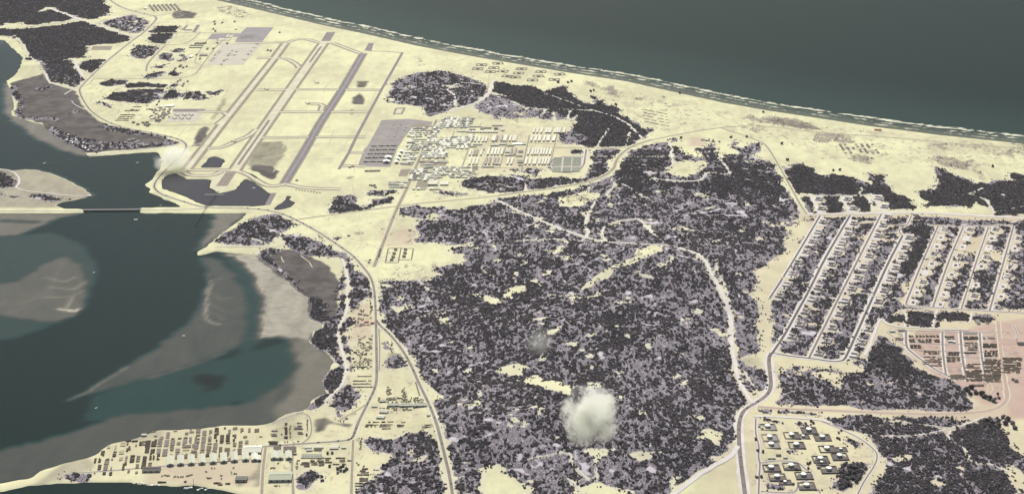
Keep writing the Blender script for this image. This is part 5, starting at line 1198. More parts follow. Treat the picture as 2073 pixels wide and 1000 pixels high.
# ------------------------------------------------------------------ pink depot at the right edge
lo = [(1795, 640)]
def zone(xa, xb, ya, yb, nx, ny, tone, wm, dm, label, group, jit=.3, skip=.1, h=3):
    kind_ = ('pipe_row', 'pipe row') if dm <= 5 else ('crate_stack', 'crate stack')
    for j in range(ny):
        for i in range(nx):
            if rr.random() < skip * .5: continue
            wm_, dm_ = wm * 1.2, dm * 1.2
            px = 1790 + (xa + (xb - xa) * (i + .5) / nx + rr.uniform(-jit, jit) * (xb - xa) / nx * .4) / 6.668
            py = 640 + (ya + (yb - ya) * (j + .5) / ny) / 6.668
            tn = tone if isinstance(tone, str) else rr.choice(tone)
            put(kind_[0], pile_mesh(wm_ * rr.uniform(.8, 1.15), dm_ * rr.uniform(.8, 1.1), h, tn, 1, i % 3), px, py, -.02, '%s %s' % (names[tn], label), kind_[1], names[tn] + ' ' + group)
zone(325, 745, 255, 290, 9, 1, D, 9, 16, 'short stack in the top row of the pink depot', 'top row stacks of the pink depot', skip=.15)
zone(325, 500, 305, 362, 6, 1, D, 6, 26, 'narrow upright stack in the west block of the pink depot', 'upright stacks of the pink depot')
zone(505, 640, 305, 362, 5, 2, D, 6, 14, 'short stack in the west block of the pink depot', 'west block stacks of the pink depot')
zone(675, 750, 305, 365, 4, 1, D, 5, 24, 'tall stack by the second lane of the pink depot', 'second lane stacks of the pink depot')
zone(345, 500, 385, 440, 3, 2, D, 11, 11, 'block stack below the west block of the pink depot', 'lower west stacks of the pink depot')
zone(530, 780, 465, 520, 7, 2, (D, B_), 9, 10, 'square stack on the middle terrace of the pink depot', 'terrace stacks of the pink depot', skip=.2)
zone(820, 945, 265, 335, 3, 2, D, 12, 13, 'block stack beside the white tents of the pink depot', 'stacks by the white tents')
zone(860, 1015, 480, 535, 4, 2, D, 9, 10, 'square stack in the centre block of the pink depot', 'centre block stacks of the pink depot', skip=.2)
zone(1075, 1260, 275, 320, 4, 2, D, 14, 11, 'block stack right of the dark lane in the pink depot', 'dark lane stacks of the pink depot')
zone(1080, 1260, 350, 470, 4, 4, (D, B_, G_), 10, 9, 'mixed stack right of the dark lane in the pink depot', 'mixed stacks of the pink depot', skip=.3)
zone(1070, 1280, 485, 510, 6, 1, D, 9, 10, 'stack in the single row by the lane crossing', 'single row stacks at the lane crossing')
zone(1330, 1520, 280, 310, 3, 1, G_, 18, 16, 'wide stack in the upper east block', 'wide stacks in the upper east block')
zone(1330, 1520, 370, 430, 5, 3, D, 9, 9, 'close-set stack in the east block', 'close-set stacks of the east block', skip=.12)
zone(1350, 1530, 460, 550, 5, 4, D, 8, 8, 'square stack of the regular grid in the east block', 'grid stacks of the east block', skip=.06)
zone(530, 770, 540, 680, 3, 6, B_, 20, 5, 'thin row of pipe beside the slanting boundary lane', 'pipe rows by the boundary lane', skip=.35)
zone(840, 1030, 550, 620, 3, 5, B_, 13, 5, 'thin row of stores in the hollow block', 'thin rows of the hollow block', skip=.3)
zone(900, 1080, 790, 850, 2, 5, B_, 26, 5, 'long pipe row at the foot of the pink depot', 'long pipe rows at the foot', skip=.1)
zone(1110, 1320, 640, 880, 2, 15, B_, 28, 5, 'long pipe row between the lower lanes', 'long pipe rows between the lower lanes', skip=.25)
zone(1350, 1570, 580, 890, 2, 20, B_, 30, 5, 'long pipe row in the lower east block', 'long pipe rows of the lower east block', skip=.2)
zone(1610, 1840, 560, 770, 2, 14, B_, 32, 5, 'long pipe row in the fenced corner plot', 'long pipe rows in the corner plot', skip=.2)
zone(150, 260, 290, 330, 3, 2, B_, 10, 8, 'stack outside the west lane of the pink depot', 'stacks outside the west lane')
zone(1160, 1330, 925, 950, 2, 2, B_, 26, 5, 'long pipe row on the apron below the pink depot', 'pipe rows on the lower apron')
for (zx, zy, w_) in [(1735, 860, 10), (1778, 880, 16)]:
    building('guard_hut', 1790 + zx / 6.668, 640 + zy / 6.668, w_, w_ * .9, 6, 0, 'dark square hut on the bare apron below the corner plot', 'hut', 'dark huts on the apron', roof='roof_dark', rise=1.5)
for (zx, zy, w_, d_, rf) in [(105, 207, 20, 12, 'roof_pale'), (230, 195, 22, 12, 'roof_grey'), (890, 345, 14, 9, 'plane_white'), (938, 350, 8, 12, 'plane_white'), (1840, 378, 22, 16, 'roof_dark'), (1260, 85, 12, 30, 'roof_grey')]:
    building('depot_building', 1790 + zx / 6.668, 640 + zy / 6.668, w_ * 1.2, d_ * 1.4, 5, 0, {'roof_pale': 'pale shed at the west tip of the pink depot', 'roof_grey': 'grey shed on the upper edge of the pink depot', 'plane_white': 'bright white tent among the dark stacks', 'roof_dark': 'dark-roofed building east of the wide pink road'}[rf], 'building', 'depot ' + rf.split('_')[1] + ' roofs', roof=rf)
sheet('storage_pad', [(1950, 673), (1979, 673), (1979, 677), (1950, 677)], 'matting_dark', .9); sheet('red_earth_yard', [(1857, 669), (1903, 669), (1903, 676), (1850, 676)], 'pink_road', .5); sheet('red_earth_yard', [(2027, 686), (2062, 686), (2060, 696), (2027, 698)], 'pink_road', .5); sheet('red_earth_yard', [(1915, 735), (1948, 734), (1948, 743), (1917, 744)], 'pink_road', .5)

# ------------------------------------------------------------------ main camp: barracks blocks
C0 = (950, 235); CS = 7.692
def barracks(lst, y, ln, wid, roof, label, group):
    for zx in lst:
        px, py = C0[0] + zx / CS, C0[1] + y / CS
        building('barracks', px, py, ln, wid, 5.5, yaw_of(px, py, -.28, 1), label, 'barracks', group, roof=roof)
PALE = 'long pale-roofed barracks in the '
barracks([1010, 1065, 1130, 1205, 1240, 1270, 1340, 1375, 1410, 1480], 235, 92, 9.5, 'roof_pale', PALE + 'top row nearest the eastern scrub', 'top row barracks')
barracks([975, 1040, 1090, 1110, 1170, 1220, 1245, 1310, 1330], 358, 104, 9.5, 'roof_pale', PALE + 'second row of the eastern quarter', 'second row barracks')
barracks([640, 690, 722], 358, 104, 9.5, 'roof_pale', PALE + 'second row left of the bare parade plot', 'barracks by the parade plot')
barracks([370, 395, 545, 570], 358, 104, 10, 'roof_pale', PALE + 'central quarter second row', 'central second row barracks'); barracks([430, 505], 358, 100, 10, 'roof_grey', 'long grey-roofed barracks in the central quarter second row', 'central grey barracks')
barracks([30, 100, 160, 220, 265], 368, 100, 9.5, 'roof_pale', PALE + 'western quarter second row', 'western second row barracks')
barracks([925, 990, 1030, 1070, 1125, 1165, 1210, 1265], 563, 118, 9.5, 'roof_pale', PALE + 'third row above the tent sheds', 'third row barracks')
barracks([300, 360, 410, 455, 515], 563, 118, 10, 'roof_pale', PALE + 'central quarter third row', 'central third row barracks'); barracks([655, 715], 563, 116, 11, 'roof_grey', 'long dark-grey barracks in the third row between the camp streets', 'third row grey barracks')
barracks([75, 120], 580, 100, 10, 'roof_grey', 'long grey barracks in the western third row', 'western grey barracks'); barracks([15, 190], 580, 90, 9, 'roof_pale', PALE + 'western quarter third row', 'western third row barracks')
barracks([885, 950, 1010, 1035, 1100, 1150, 1190, 1240], 712, 116, 9.5, 'roof_pale', PALE + 'fourth row beside the tent sheds', 'fourth row barracks')
barracks([605, 665], 712, 112, 10, 'roof_pale', PALE + 'fourth row between the camp streets', 'fourth row central barracks'); barracks([265, 320, 390, 440], 712, 116, 10, 'roof_grey', 'long grey-brown barracks in the central fourth row', 'central fourth row grey barracks')
barracks([15, 75, 125], 712, 116, 10, 'roof_pale', PALE + 'western quarter fourth row', 'western fourth row barracks')
for zx in range(10, 440, 42):
    px, py = C0[0] + zx / CS, C0[1] + 253 / CS
    building('camp_hut', px, py, 30, 11, 5, yaw_of(px, py, -.28, 1), 'short pale hut in the single row above the western barracks', 'hut', 'single row of short huts')
for (zx, zy, w_, d_, rf) in [(130, 452, 34, 12, 'roof_pale'), (60, 485, 24, 9, 'roof_pale'), (218, 515, 10, 30, 'roof_pale'), (395, 462, 30, 16, 'roof_pale'), (520, 445, 24, 20, 'roof_pale'), (645, 470, 26, 10, 'roof_grey'), (755, 445, 36, 16, 'plane_white'), (850, 447, 14, 14, 'roof_pale'), (520, 215, 12, 40, 'roof_pale'), (415, 210, 14, 22, 'roof_dark'), (50, 215, 24, 8, 'roof_pale'), (200, 200, 14, 26, 'roof_grey'), (290, 195, 26, 8, 'roof_grey'), (440, 155, 40, 9, 'roof_pale'), (55, 172, 34, 10, 'roof_pale'), (165, 172, 16, 10, 'roof_pale'), (620, 620, 30, 8, 'roof_pale'), (770, 628, 24, 8, 'roof_pale'), (1240, 805, 10, 6, 'roof_pale'), (300, 800, 40, 8, 'roof_pale'), (800, 560, 16, 20, 'roof_grey'), (790, 720, 18, 30, 'roof_grey'), (790, 770, 12, 10, 'roof_pale'), (440, 755, 18, 14, 'roof_pale'), (600, 560, 20, 26, 'roof_pale')]:
    px, py = C0[0] + zx / CS, C0[1] + zy / CS
    building('camp_building', px, py, w_ * 1.5, d_ * 1.4, 5, R(1), {'roof_pale': 'pale-roofed service building between the barracks rows', 'roof_grey': 'grey-roofed service building between the barracks rows', 'roof_dark': 'dark-roofed service building above the central barracks', 'plane_white': 'bright white long hall beside the parade plot'}[rf], 'building', 'camp service buildings ' + rf.split('_')[1], roof=rf)
# tent sheds inside the dark ring road
for y in (655, 672, 690, 706, 722, 740, 756, 772, 805, 820, 836, 852, 866):
    for k, (xa, xb) in enumerate(((1312, 1440), (1472, 1592), (1612, 1740))):
        sh_ = (772 - y) * .10
        px, py = C0[0] + ((xa + xb) / 2 - 10 + sh_) / CS, C0[1] + y / CS
        building('tent_shed', px, py, (xb - xa) / CS * mpp(py)[0], 7, 3.5, 0, 'long thin pale-green shed in the ranks inside the ring road', 'shed', 'ranks of thin sheds inside the ring road', roof='roof_tent')
# dense western camp blocks: quads in zoom space (origin 720,225 scale 8.333), each filled with small buildings
def block(xa, xb, ya, yb, nx, ny, wm, dm, label, group, slant=-.55, rf=('roof_pale', 'roof_pale', 'roof_pale', 'roof_grey'), o0=(720, 225), s=8.333, skip=.12):
    for j in range(ny):
        for i in range(nx):
            if rr.random() < skip: continue
            zy = ya + (yb - ya) * (j + .5) / ny; zx = xa + (xb - xa) * (i + .5) / nx + (zy - ya) * slant + rr.uniform(-6, 6)
            px, py = o0[0] + zx / s, o0[1] + zy / s; q = rr.choice(rf)
            deep = rr.random() < .35
            building('grey_roof_hut' if q != 'roof_pale' else ('long_hut' if deep else 'camp_hut'), px, py, (dm if deep else wm) * rr.uniform(.85, 1.3), wm * .62 * rr.uniform(.8, 1.2), 4.0, yaw_of(px, py, -.28, 1) if deep else R(1), '%s hut %s' % ('pale' if q == 'roof_pale' else 'grey', label), 'hut', '%s huts %s' % ('pale' if q == 'roof_pale' else 'grey', group), roof=q)
block(1480, 2000, 110, 290, 15, 6, 22, 40, 'in the top block under the brown dunes', 'in the top block')
block(1700, 2000, 320, 380, 7, 1, 24, 30, 'in the row beside the round pale ground', 'beside the round ground')
block(1230, 1600, 470, 680, 11, 7, 22, 36, 'in the packed block right of the main camp road', 'right of the main road')
block(1150, 1560, 690, 800, 12, 4, 24, 40, 'in the strip above the shaded lot', 'above the shaded lot')
block(1640, 2000, 420, 640, 10, 6, 26, 46, 'in the block before the long barracks', 'before the long barracks')
block(1100, 1560, 840, 930, 8, 2, 26, 30, 'around the shaded lot', 'around the shaded lot', skip=.4)
block(960, 1180, 280, 450, 5, 5, 20, 28, 'between the apron and the main camp road', 'behind the apron')
block(970, 1180, 470, 680, 5, 6, 20, 26, 'left of the main camp road', 'left of the main road')
block(900, 1080, 690, 920, 4, 6, 18, 24, 'near the hangars left of the main camp road', 'near the hangars')
block(900, 1700, 60, 300, 7, 4, 26, 36, 'below the road crossing', 'below the crossing', o0=(780, 330), s=9.09, skip=.3, slant=-.3)
block(1200, 1480, 240, 460, 6, 6, 20, 30, 'around the dark parking plots of the camp', 'around the dark plots', skip=.3)
block(1080, 1700, 60, 250, 9, 5, 24, 30, 'scattered below the western barracks', 'below the western barracks', o0=(780, 330), s=9.09, skip=.35, slant=-.3)
block(500, 1050, 90, 330, 10, 7, 24, 34, 'in the southern camp quarter', 'in the southern quarter', o0=(780, 330), s=9.09, skip=.3, slant=-.3)
block(480, 980, 470, 500, 6, 1, 26, 20, 'in the last row above the bare ground', 'in the last row', o0=(780, 330), s=9.09, skip=.2, slant=0)
block(80, 400, 340, 470, 5, 3, 26, 20, 'on the sand left of the main camp road', 'on the sand left of the road', o0=(780, 330), s=9.09, skip=.35, slant=0)
for (zx, zy, w_, d_) in [(905, 520, 22, 60), (895, 590, 24, 40), (880, 700, 30, 50), (860, 755, 30, 40), (840, 810, 28, 40), (815, 880, 36, 36), (860, 95, 70, 12), (880, 375, 34, 70), (1085, 390, 36, 60), (870, 420, 48, 8), (850, 360, 20, 60), (1545, 350, 40, 60)]:
    o0, s = ((720, 225), 8.333) if zy > 500 or zx == 1545 else ((780, 330), 9.09)
    if zx == 1545: continue
    px, py = o0[0] + zx / s, o0[1] + zy / s
    big_building('camp_hall', px, py, w_ * 1.1, d_ * .8, 6, R(1), 'large pale flat hall on the apron side of the camp' if zy > 500 else 'large pale hall in the southern camp quarter', 'hall', 'halls by the apron' if zy > 500 else 'halls of the southern quarter', rise=2, doors=2)
long_stack(780, 330, 9.09, [(720, 1010, 92), (590, 730, 60), (800, 950, 420), (50, 330, 388)], 'roof_pale', 'long thin pale shed in the southern camp quarter', 'long thin sheds', 4, 10, 'long_shed', 'shed')
# hangars and apron furniture
for (zx, zy) in [(550, 800), (522, 868)]:
    px, py = 720 + zx / 8.333, 225 + zy / 8.333
    big_building('hangar', px, py, 30, 34, 8, yaw_of(px, py, 0, -1), 'bright wide gable hangar standing on the purple apron', 'hangar', 'hangars on the apron', roof='tank_white', rise=6, doors=1, end_door=True)
for (zx, zy) in [(768, 695), (738, 755), (708, 815), (690, 872)]:
    px, py = 720 + zx / 8.333, 225 + zy / 8.333
    big_building('hangar', px, py, 34, 18, 7, yaw_of(px, py, 0, -1), 'small pale hangar with dark mouth along the apron edge', 'hangar', 'small hangars along the apron edge', roof='tank_white', rise=4, doors=1, end_door=True)
for (xa, xb, zy) in [(268, 365, 600), (385, 470, 597), (485, 570, 596), (585, 690, 595), (235, 330, 665), (345, 440, 663), (450, 545, 663), (560, 665, 662), (200, 300, 732), (315, 420, 731), (430, 530, 730), (540, 640, 730), (160, 265, 798), (280, 380, 797), (395, 495, 796), (135, 230, 863), (245, 345, 862), (355, 465, 862)]:
    px, py = 720 + (xa + xb) / 2 / 8.333, 225 + zy / 8.333
    put('revetment_wall', pile_mesh((xb - xa) / 8.333 * mpp(py)[0], 4, 4.5, 'stack_dark', 1, 1), px, py, 0, 'length of dark revetment wall across the purple apron', 'revetment wall', 'revetment walls on the apron', .6)

# ------------------------------------------------------------------ aircraft
def plane(name, kind, px, py, yaw, label, group, mat='plane_metal'):
    t = empty(name, P1(px, py, .8), yaw); tag(t, label, 'aircraft', group)
    if kind == 'transport': L, span, r = 30., 40., 2.2
    else: L, span, r = 19., 12., 1.3
    S = 10; v, f = [], []
    prof = [(.5, .05), (.46, .6), (.38, 1.0), (-.15, 1.0), (-.32, .7), (-.5, .15)]
    for (fx, fr) in prof:
        for k in range(S):
            a = 2 * math.pi * k / S; v.append((fx * L, r * fr * math.cos(a), 2.6 + r * fr * math.sin(a) + (r * .6 if fx < -.3 else 0)))
    for i in range(len(prof) - 1):
        for k in range(S): f.append((i * S + k, i * S + (k + 1) % S, (i + 1) * S + (k + 1) % S, (i + 1) * S + k))
    mesh_obj('fuselage', v, f, mat, t, smooth=True)
    zw = 2.6 + (r * .9 if kind == 'transport' else 0); sw = 0 if kind == 'transport' else span * .32
    cr, ct = (L * .17, L * .09) if kind == 'transport' else (L * .32, L * .10)
    def wing(nm, x, span_, cr_, ct_, sw_, z, th):
        vv, ff = [], []
        for s in (-1, 1):
            n = len(vv)
            q = [(x + cr_ / 2, 0), (x + cr_ / 2 - sw_ - (cr_ - ct_) / 2, s * span_ / 2), (x + cr_ / 2 - sw_ - (cr_ - ct_) / 2 - ct_, s * span_ / 2), (x - cr_ / 2, 0)]
            vv += [(a, b_, z) for a, b_ in q] + [(a, b_, z + th) for a, b_ in q]
            ff += [(n, n + 1, n + 2, n + 3), (n + 4, n + 5, n + 6, n + 7), (n, n + 1, n + 5, n + 4), (n + 2, n + 3, n + 7, n + 6), (n + 1, n + 2, n + 6, n + 5)]
        return mesh_obj(nm, vv, ff, mat, t)
    w = wing('wing', L * .06 if kind == 'transport' else -L * .05, span, cr, ct, sw, zw, .5)
    wing('tailplane', -L * .44, span * .38, cr * .55, ct * .6, sw * .3, 2.6 + r, .35)
    zt = 2.6 + r; ht = L * .22
    vv = [(-.36 * L, -.2, zt), (-.49 * L, -.2, zt), (-.52 * L, -.2, zt + ht), (-.45 * L, -.2, zt + ht)]; vv += [(a, .2, c) for a, _, c in vv]
    mesh_obj('fin', vv, [(0, 1, 2, 3), (7, 6, 5, 4), (0, 3, 7, 4), (1, 5, 6, 2), (2, 6, 7, 3)], mat, t)
    if kind == 'transport':
        for y in (-.27, -.13, .13, .27):
            v, f = [], []; box(v, f, L * .06 - 1, L * .06 + 4.2, y * span - .6, y * span + .6, zw - .9, zw + .3); mesh_obj('engine', v, f, mat, w)
    v, f = [], []; box(v, f, -1.5, 1.5, -1.8, 1.8, -.45, 1.2); box(v, f, L * .36, L * .36 + .8, -.3, .3, -.45, 1.5); mesh_obj('landing_gear', v, f, 'roof_dark', t)
    return t
HANG = yaw_of(470, 110, 2, -1)
proto = None
SP1 = [(1000, 530), (1075, 545), (955, 578), (935, 612), (1035, 600), (905, 675), (865, 702), (820, 757), (1320, 535), (1275, 590), (1200, 680), (1372, 475), (1430, 415), (790, 538), (765, 565), (715, 602), (690, 655), (655, 690)]
lab1 = 'dark four-engined transport aircraft parked on the pale northern apron'; grp1 = 'transports on the northern apron'
for i, (zx, zy) in enumerate(SP1):
    px, py = 350 + zx / 8.333, 40 + zy / 8.333
    if proto is None: proto = plane('transport_aircraft', 'transport', px, py, HANG + .5, lab1, grp1)
    else:
        o = copy_tree(proto); o.location = P1(px, py, .8); o.rotation_euler = (0, 0, HANG + (.5 if i % 3 else .15))
def cp(px, py, yaw, label, group, pr):
    o = copy_tree(pr); o.location = P1(px, py, .9); o.rotation_euler = (0, 0, yaw); o['label'] = label
    if group: o['group'] = group
    elif 'group' in o: del o['group']
    return o
for zx, zy in [(1210, 248), (1310, 245), (1410, 245), (1170, 292), (1270, 292), (1370, 292)]:
    cp(190 + zx / 7.148, 200 + zy / 7.148, 0.1, 'dark transport aircraft in two ranks on the small western apron', 'transports on the western apron', proto)
cp(642, 169, 0.1, 'transport aircraft alone on the sand between the two runways', None, proto); cp(540, 182, .2, 'transport aircraft rolling on the middle cross taxiway', None, proto)
cp(623, 210.5, .1, 'transport aircraft parked on the loop beside the metal runway', None, proto); cp(474, 288, .3, 'transport aircraft on the curved taxiway at the southern end', None, proto)
fy = yaw_of(780, 270, -.3, 1)
fproto = plane('fighter_aircraft', 'fighter', 785, 276, fy + 1.0, 'single bright white jet in the middle of the purple apron', None, 'plane_white')
fp2 = None
for zx, zy in [(660, 190), (635, 240), (760, 235), (610, 290), (720, 285), (850, 285), (705, 330), (820, 330), (675, 380), (650, 430), (770, 430)]:
    px, py = 720 + zx / 8.333, 225 + zy / 8.333
    if fp2 is None: fp2 = plane('fighter_aircraft', 'fighter', px, py, fy, 'dark jet parked on the open upper half of the purple apron', 'jets on the open apron')
    else: cp(px, py, fy, fp2['label'], 'jets on the open apron', fp2)
for i, (xa, zy) in enumerate([(x, y) for y, x0 in ((628, 260), (695, 225), (760, 190)) for x in range(x0 + 40, x0 + 440, 70)]):
    cp(720 + xa / 8.333, 225 + zy / 8.333, fy, 'dark jet parked between the revetment walls of the purple apron', 'jets between the revetment walls', fp2)

# ------------------------------------------------------------------ northern base buildings
def nb(px, py, w_, d_, yaw, label, cat='building', group=None, roof='roof_grey', h=5):
    building('base_building', px, py, w_, d_, h, yaw, label, cat, group, roof=roof)
ny = yaw_of(400, 80, -.75, 1)
for k in range(5):
    for j in range(7):
        px, py = 303 + j * 8.5 + k * 2.2, 12 + k * 2.6 - j * .35
        nb(px, py, 26, 11, ny, 'grey hut in the slanting rows at the far north camp', 'hut', 'huts of the far north camp')
for px, py, w_, d_, rf, lb in [(295, 18.5, 34, 16, 'plane_white', 'bright white shed at the head of the far north camp'), (386.5, 116, 40, 18, 'plane_white', 'bright white hall in a dark frame lot west of the pale apron'), (412, 113, 50, 34, 'roof_grey', 'broad grey hall beside the pale northern apron'), (365, 135, 36, 18, 'roof_dark', 'dark hall among the western thickets'), (478, 60, 18, 14, 'plane_white', 'small white hut above the purple northern apron'), (304, 221, 16, 10, 'plane_white', 'small white tent at the top of the western yard')]:
    nb(px, py, w_, d_, ny if w_ < 45 else 0.1, lb, roof=rf)
for i, x in enumerate(range(386, 412, 3)):
    for y in (93.2, 97.5): nb(x - (y - 93) * .5, y, 9, 9, 0, 'tiny dark-fronted hut in the double row west of the pale apron', 'hut', 'double row of tiny huts', roof='roof_grey', h=4)
for px, py in [(396, 89.5), (401, 89), (406, 89.6), (411, 89), (416, 88.6), (432, 60), (436, 64), (435, 50), (434, 45), (450, 47), (475, 45), (432, 99.5), (420, 100), (440, 88), (460, 89), (566, 67), (548, 104), (542, 103), (355, 140), (371, 138), (378, 136), (352, 144), (405, 120), (398, 112)]:
    nb(px, py, 20 * rr.uniform(.7, 1.3), 12, ny, 'small dark shed scattered round the northern apron', 'shed', 'sheds round the northern apron', roof='roof_dark')
for i, (zx, zy) in enumerate([(945, 125), (975, 125), (1055, 118), (1075, 115), (1125, 118), (1140, 105)]):
    nb(190 + zx / 7.148, 200 + zy / 7.148, 20, 14, 0, 'bright white tent in the short row above the western apron', 'tent', 'white tents above the western apron', roof='plane_white')
nb(190 + 930 / 7.148, 200 + 322 / 7.148, 30, 34, 0, 'dark square-roofed hall south of the western yard', roof='roof_dark'); nb(190 + 840 / 7.148, 200 + 293 / 7.148, 14, 12, 0, 'white cube-like hut by the dark square hall', roof='plane_white')
for zx, zy in [(770, 350), (715, 355), (780, 400), (745, 385), (800, 380), (575, 350), (640, 378)]:
    nb(190 + zx / 7.148, 200 + zy / 7.148, 16, 16, 0, 'dark hut in the clump south of the western yard', 'hut', 'dark huts south of the yard', roof='roof_dark')
long_stack(190, 200, 7.148, [(445, 650, 180), (530, 665, 162), (385, 590, 238), (360, 565, 266), (340, 545, 292), (310, 525, 318), (560, 690, 122), (760, 860, 158)], 'stack_dark', 'long thin dark rack on the bare ground beside the west road', 'thin racks by the west road', 3, 7)
for _ in range(46):
    zx, zy = rr.uniform(820, 1120), rr.uniform(150, 300)
    zx = zx - (zy - 150) * .15
    nb(190 + zx / 7.148, 200 + zy / 7.148, rr.choice((10, 14, 18)), 9, rr.choice((0, ny)), 'small brown hut in the crowded yard left of the western apron', 'hut', 'huts in the crowded western yard', roof=rr.choice(('roof_grey', 'roof_dark', 'roof_grey')), h=4)
for px, py in [(322, 207), (318, 213), (300, 160), (365, 163), (360, 166), (372, 171), (370, 175), (380, 166)]:
    nb(px, py, 18, 10, ny, 'dark shed along the northern thicket strip', 'shed', 'sheds along the thicket strip', roof='roof_dark')
for _ in range(26):
    px, py = rr.uniform(130, 190), 0; py = 276 + (px - 130) * .45 + rr.uniform(-6, 8)
    nb(px, py, 9, 7, rr.uniform(0, 3), 'small white village house among the shore trees', 'house', 'village houses among the trees', roof='plane_white', h=3.5)
for px, py in [(262, 285), (270, 283), (280, 287), (286, 294), (292, 296), (298, 295), (255, 290), (275, 290)]:
    nb(px, py, 16, 9, 0, 'pale hut in the clearings of the marsh', 'hut', 'huts in the marsh clearings', roof='roof_pale')
for px, py in [(740, 347.2), (744, 347.2), (748, 347.1), (752, 347), (756, 347), (760, 346.8), (764, 346.8), (768, 346.6)]:
    nb(px, py, 8, 14, 0, 'small dark tent in the short row below the purple apron', 'tent', 'dark tents below the apron', roof='roof_dark', h=4)
for px, py in [(708, 340), (714, 338), (601, 366), (750, 376), (754, 377), (758, 376), (760, 380), (706, 478), (830, 467), (700, 420)]:
    nb(px, py, 14, 8, 0, 'small dark hut on the open sand below the runways', 'hut', 'huts on the open sand', roof='roof_dark', h=4)
for px, py in [(770, 506), (769, 511), (768, 516), (749, 527), (747, 532), (767, 520)]:
    nb(px, py, 10, 8, 0, 'small dark hut beside the junction on the sand flat', 'hut', 'huts by the junction', roof='roof_dark', h=3.5)
# beach bunkers: square embanked plots along the dunes
for px, py in [(975, 132), (1008, 129), (1000, 138), (967, 140), (993, 146), (1027, 155), (1056, 140), (1050, 149), (1043, 157), (1095, 146), (1090, 155), (1078, 163), (1133, 151), (1122, 162), (1018, 145)]:
    ring_dike('dune_plot', px, py, 30, 22, 2.5, 'shoulder', 'low square embanked plot on the beach dunes', rr.uniform(-.2, .2), floor=False, group='embanked plots on the dunes', base=9)
    building('beach_hut', px, py, 20, 12, 4, 0, 'grey-brown hut inside an embanked dune plot', 'hut', 'huts in the dune plots', roof='roof_grey')
building('red_beach_shed', 1777, 264, 38, 14, 5, -.05, 'red-roofed shed alone behind the beach', 'shed', roof='red_paint')
for i in range(5):
    for j in range(12):
        if rr.random() < .25: continue
        put('dune_plant_bed', pile_mesh(22, 5, 1.6, 'stack_brown', 1, 0), 1300 + j * 4.2 + i * 1.2, 222 + i * 6.2 + j * .8, -.25, 'thin brown plant bed on the terraced sand behind the beach', 'plant bed', 'plant beds on the terraced sand')
for i in range(9):
    for j in range(7):
        if rr.random() < .4: continue
        put('dune_hut', gable_mesh(13, 8, 3, 1.2, ('wall_grey', 'roof_grey')), 1700 + j * 11 + i * 1.5, 293 + i * 2.2, 0, 'tiny grey-brown hut in the gridded dune camp', 'hut', 'huts of the gridded dune camp')

# ------------------------------------------------------------------ bridge, approach-light pier, boom, boats
b0, b1 = P1(168, 426), P1(285, 425)
yw = math.atan2(b1.y - b0.y, b1.x - b0.x); Lb = (b1 - b0).length
t = empty('bridge', ((b0 + b1) / 2).to_tuple()[:2] + (0,), yw); tag(t, 'long low grey bridge on piers closing the gap in the causeway', 'bridge')
v, f = [], []; box(v, f, -Lb / 2, Lb / 2, -7.5, 7.5, 4.2, 5.4); mesh_obj('deck', v, f, 'apron_matting', t)
for s in (-1, 1):
    v, f = [], []; ys = sorted((s * 6.9, s * 7.5)); box(v, f, -Lb / 2, Lb / 2, ys[0], ys[1], 5.4, 6.6); mesh_obj('railing', v, f, 'metal', t)
for k in range(15):
    x = -Lb / 2 + Lb * (k + .5) / 15; v, f = [], []
    box(v, f, x - .8, x + .8, -5.5, 5.5, -3, 4.2); box(v, f, x - 1.4, x + 1.4, -6.3, 6.3, 3.4, 4.2); mesh_obj('pier', v, f, 'pile', t)
t = empty('approach_light_pier', Vector((*[float(q) for q in at_z(420, 420, 0)], 0))); tag(t, 'line of approach-light stands running out over the lagoon and bay', 'light pier')
base = t.location
for k in range(26):
    px, py = 441 - 48 * k / 25, 391 + 68 * k / 25
    x, y = [float(q) for q in at_z(px, py, 0)]
    v, f = [], []; box(v, f, -.5, .5, -.5, .5, -3, 7); box(v, f, -6, 6, -1.0, 1.0, 7, 8.2)
    o = mesh_obj('light_stand', v, f, 'pile', t); o.location = (x - base.x, y - base.y, 0)
x0_, y0_ = [float(q) for q in at_z(414, 397, 0)]; x1_, y1_ = [float(q) for q in at_z(454, 397, 0)]
v, f = [], []; box(v, f, x0_ - base.x, x1_ - base.x, y0_ - base.y - 1.2, y0_ - base.y + 1.2, 7, 8); mesh_obj('crossbar', v, f, 'metal', t)
pa, pb = [Vector((*[float(q) for q in at_z(*pp, 0)], 0)) for pp in ((176, 317), (48, 342))]
t = empty('channel_boom', pa); tag(t, 'thin dark boom strung across the channel mouth', 'boom')
for k in range(44):
    c = (pb - pa) * ((k + .5) / 44); v, f = [], []; box(v, f, -3.4, 3.4, -2.6, 2.6, -.5, 1.0)
    o = mesh_obj('float', v, f, 'pile', t); o.location = c; o.rotation_euler = (0, 0, math.atan2((pb - pa).y, (pb - pa).x))
def boat(px, py, L, yaw, label):
    x, y = [float(q) for q in at_z(px, py, 0)]
    t = empty('boat', (x, y, 0), yaw); tag(t, label, 'boat')
    l, w = L / 2, L * .16
    v = [(-l, -w, -.3), (l * .5, -w, -.3), (l, 0, .2), (l * .5, w, -.3), (-l, w, -.3), (-l, -w * 1.2, 1.6), (l * .5, -w * 1.2, 1.8), (l * 1.1, 0, 2.4), (l * .5, w * 1.2, 1.8), (-l, w * 1.2, 1.6)]
    mesh_obj('hull', v, [(0, 1, 6, 5), (1, 2, 7, 6), (2, 3, 8, 7), (3, 4, 9, 8), (4, 0, 5, 9), (5, 6, 7, 8, 9)], 'plane_white', t)
    v, f = [], []; box(v, f, -l * .5, l * .1, -w * .7, w * .7, 1.6, 3.6); mesh_obj('cabin', v, f, 'metal', t)
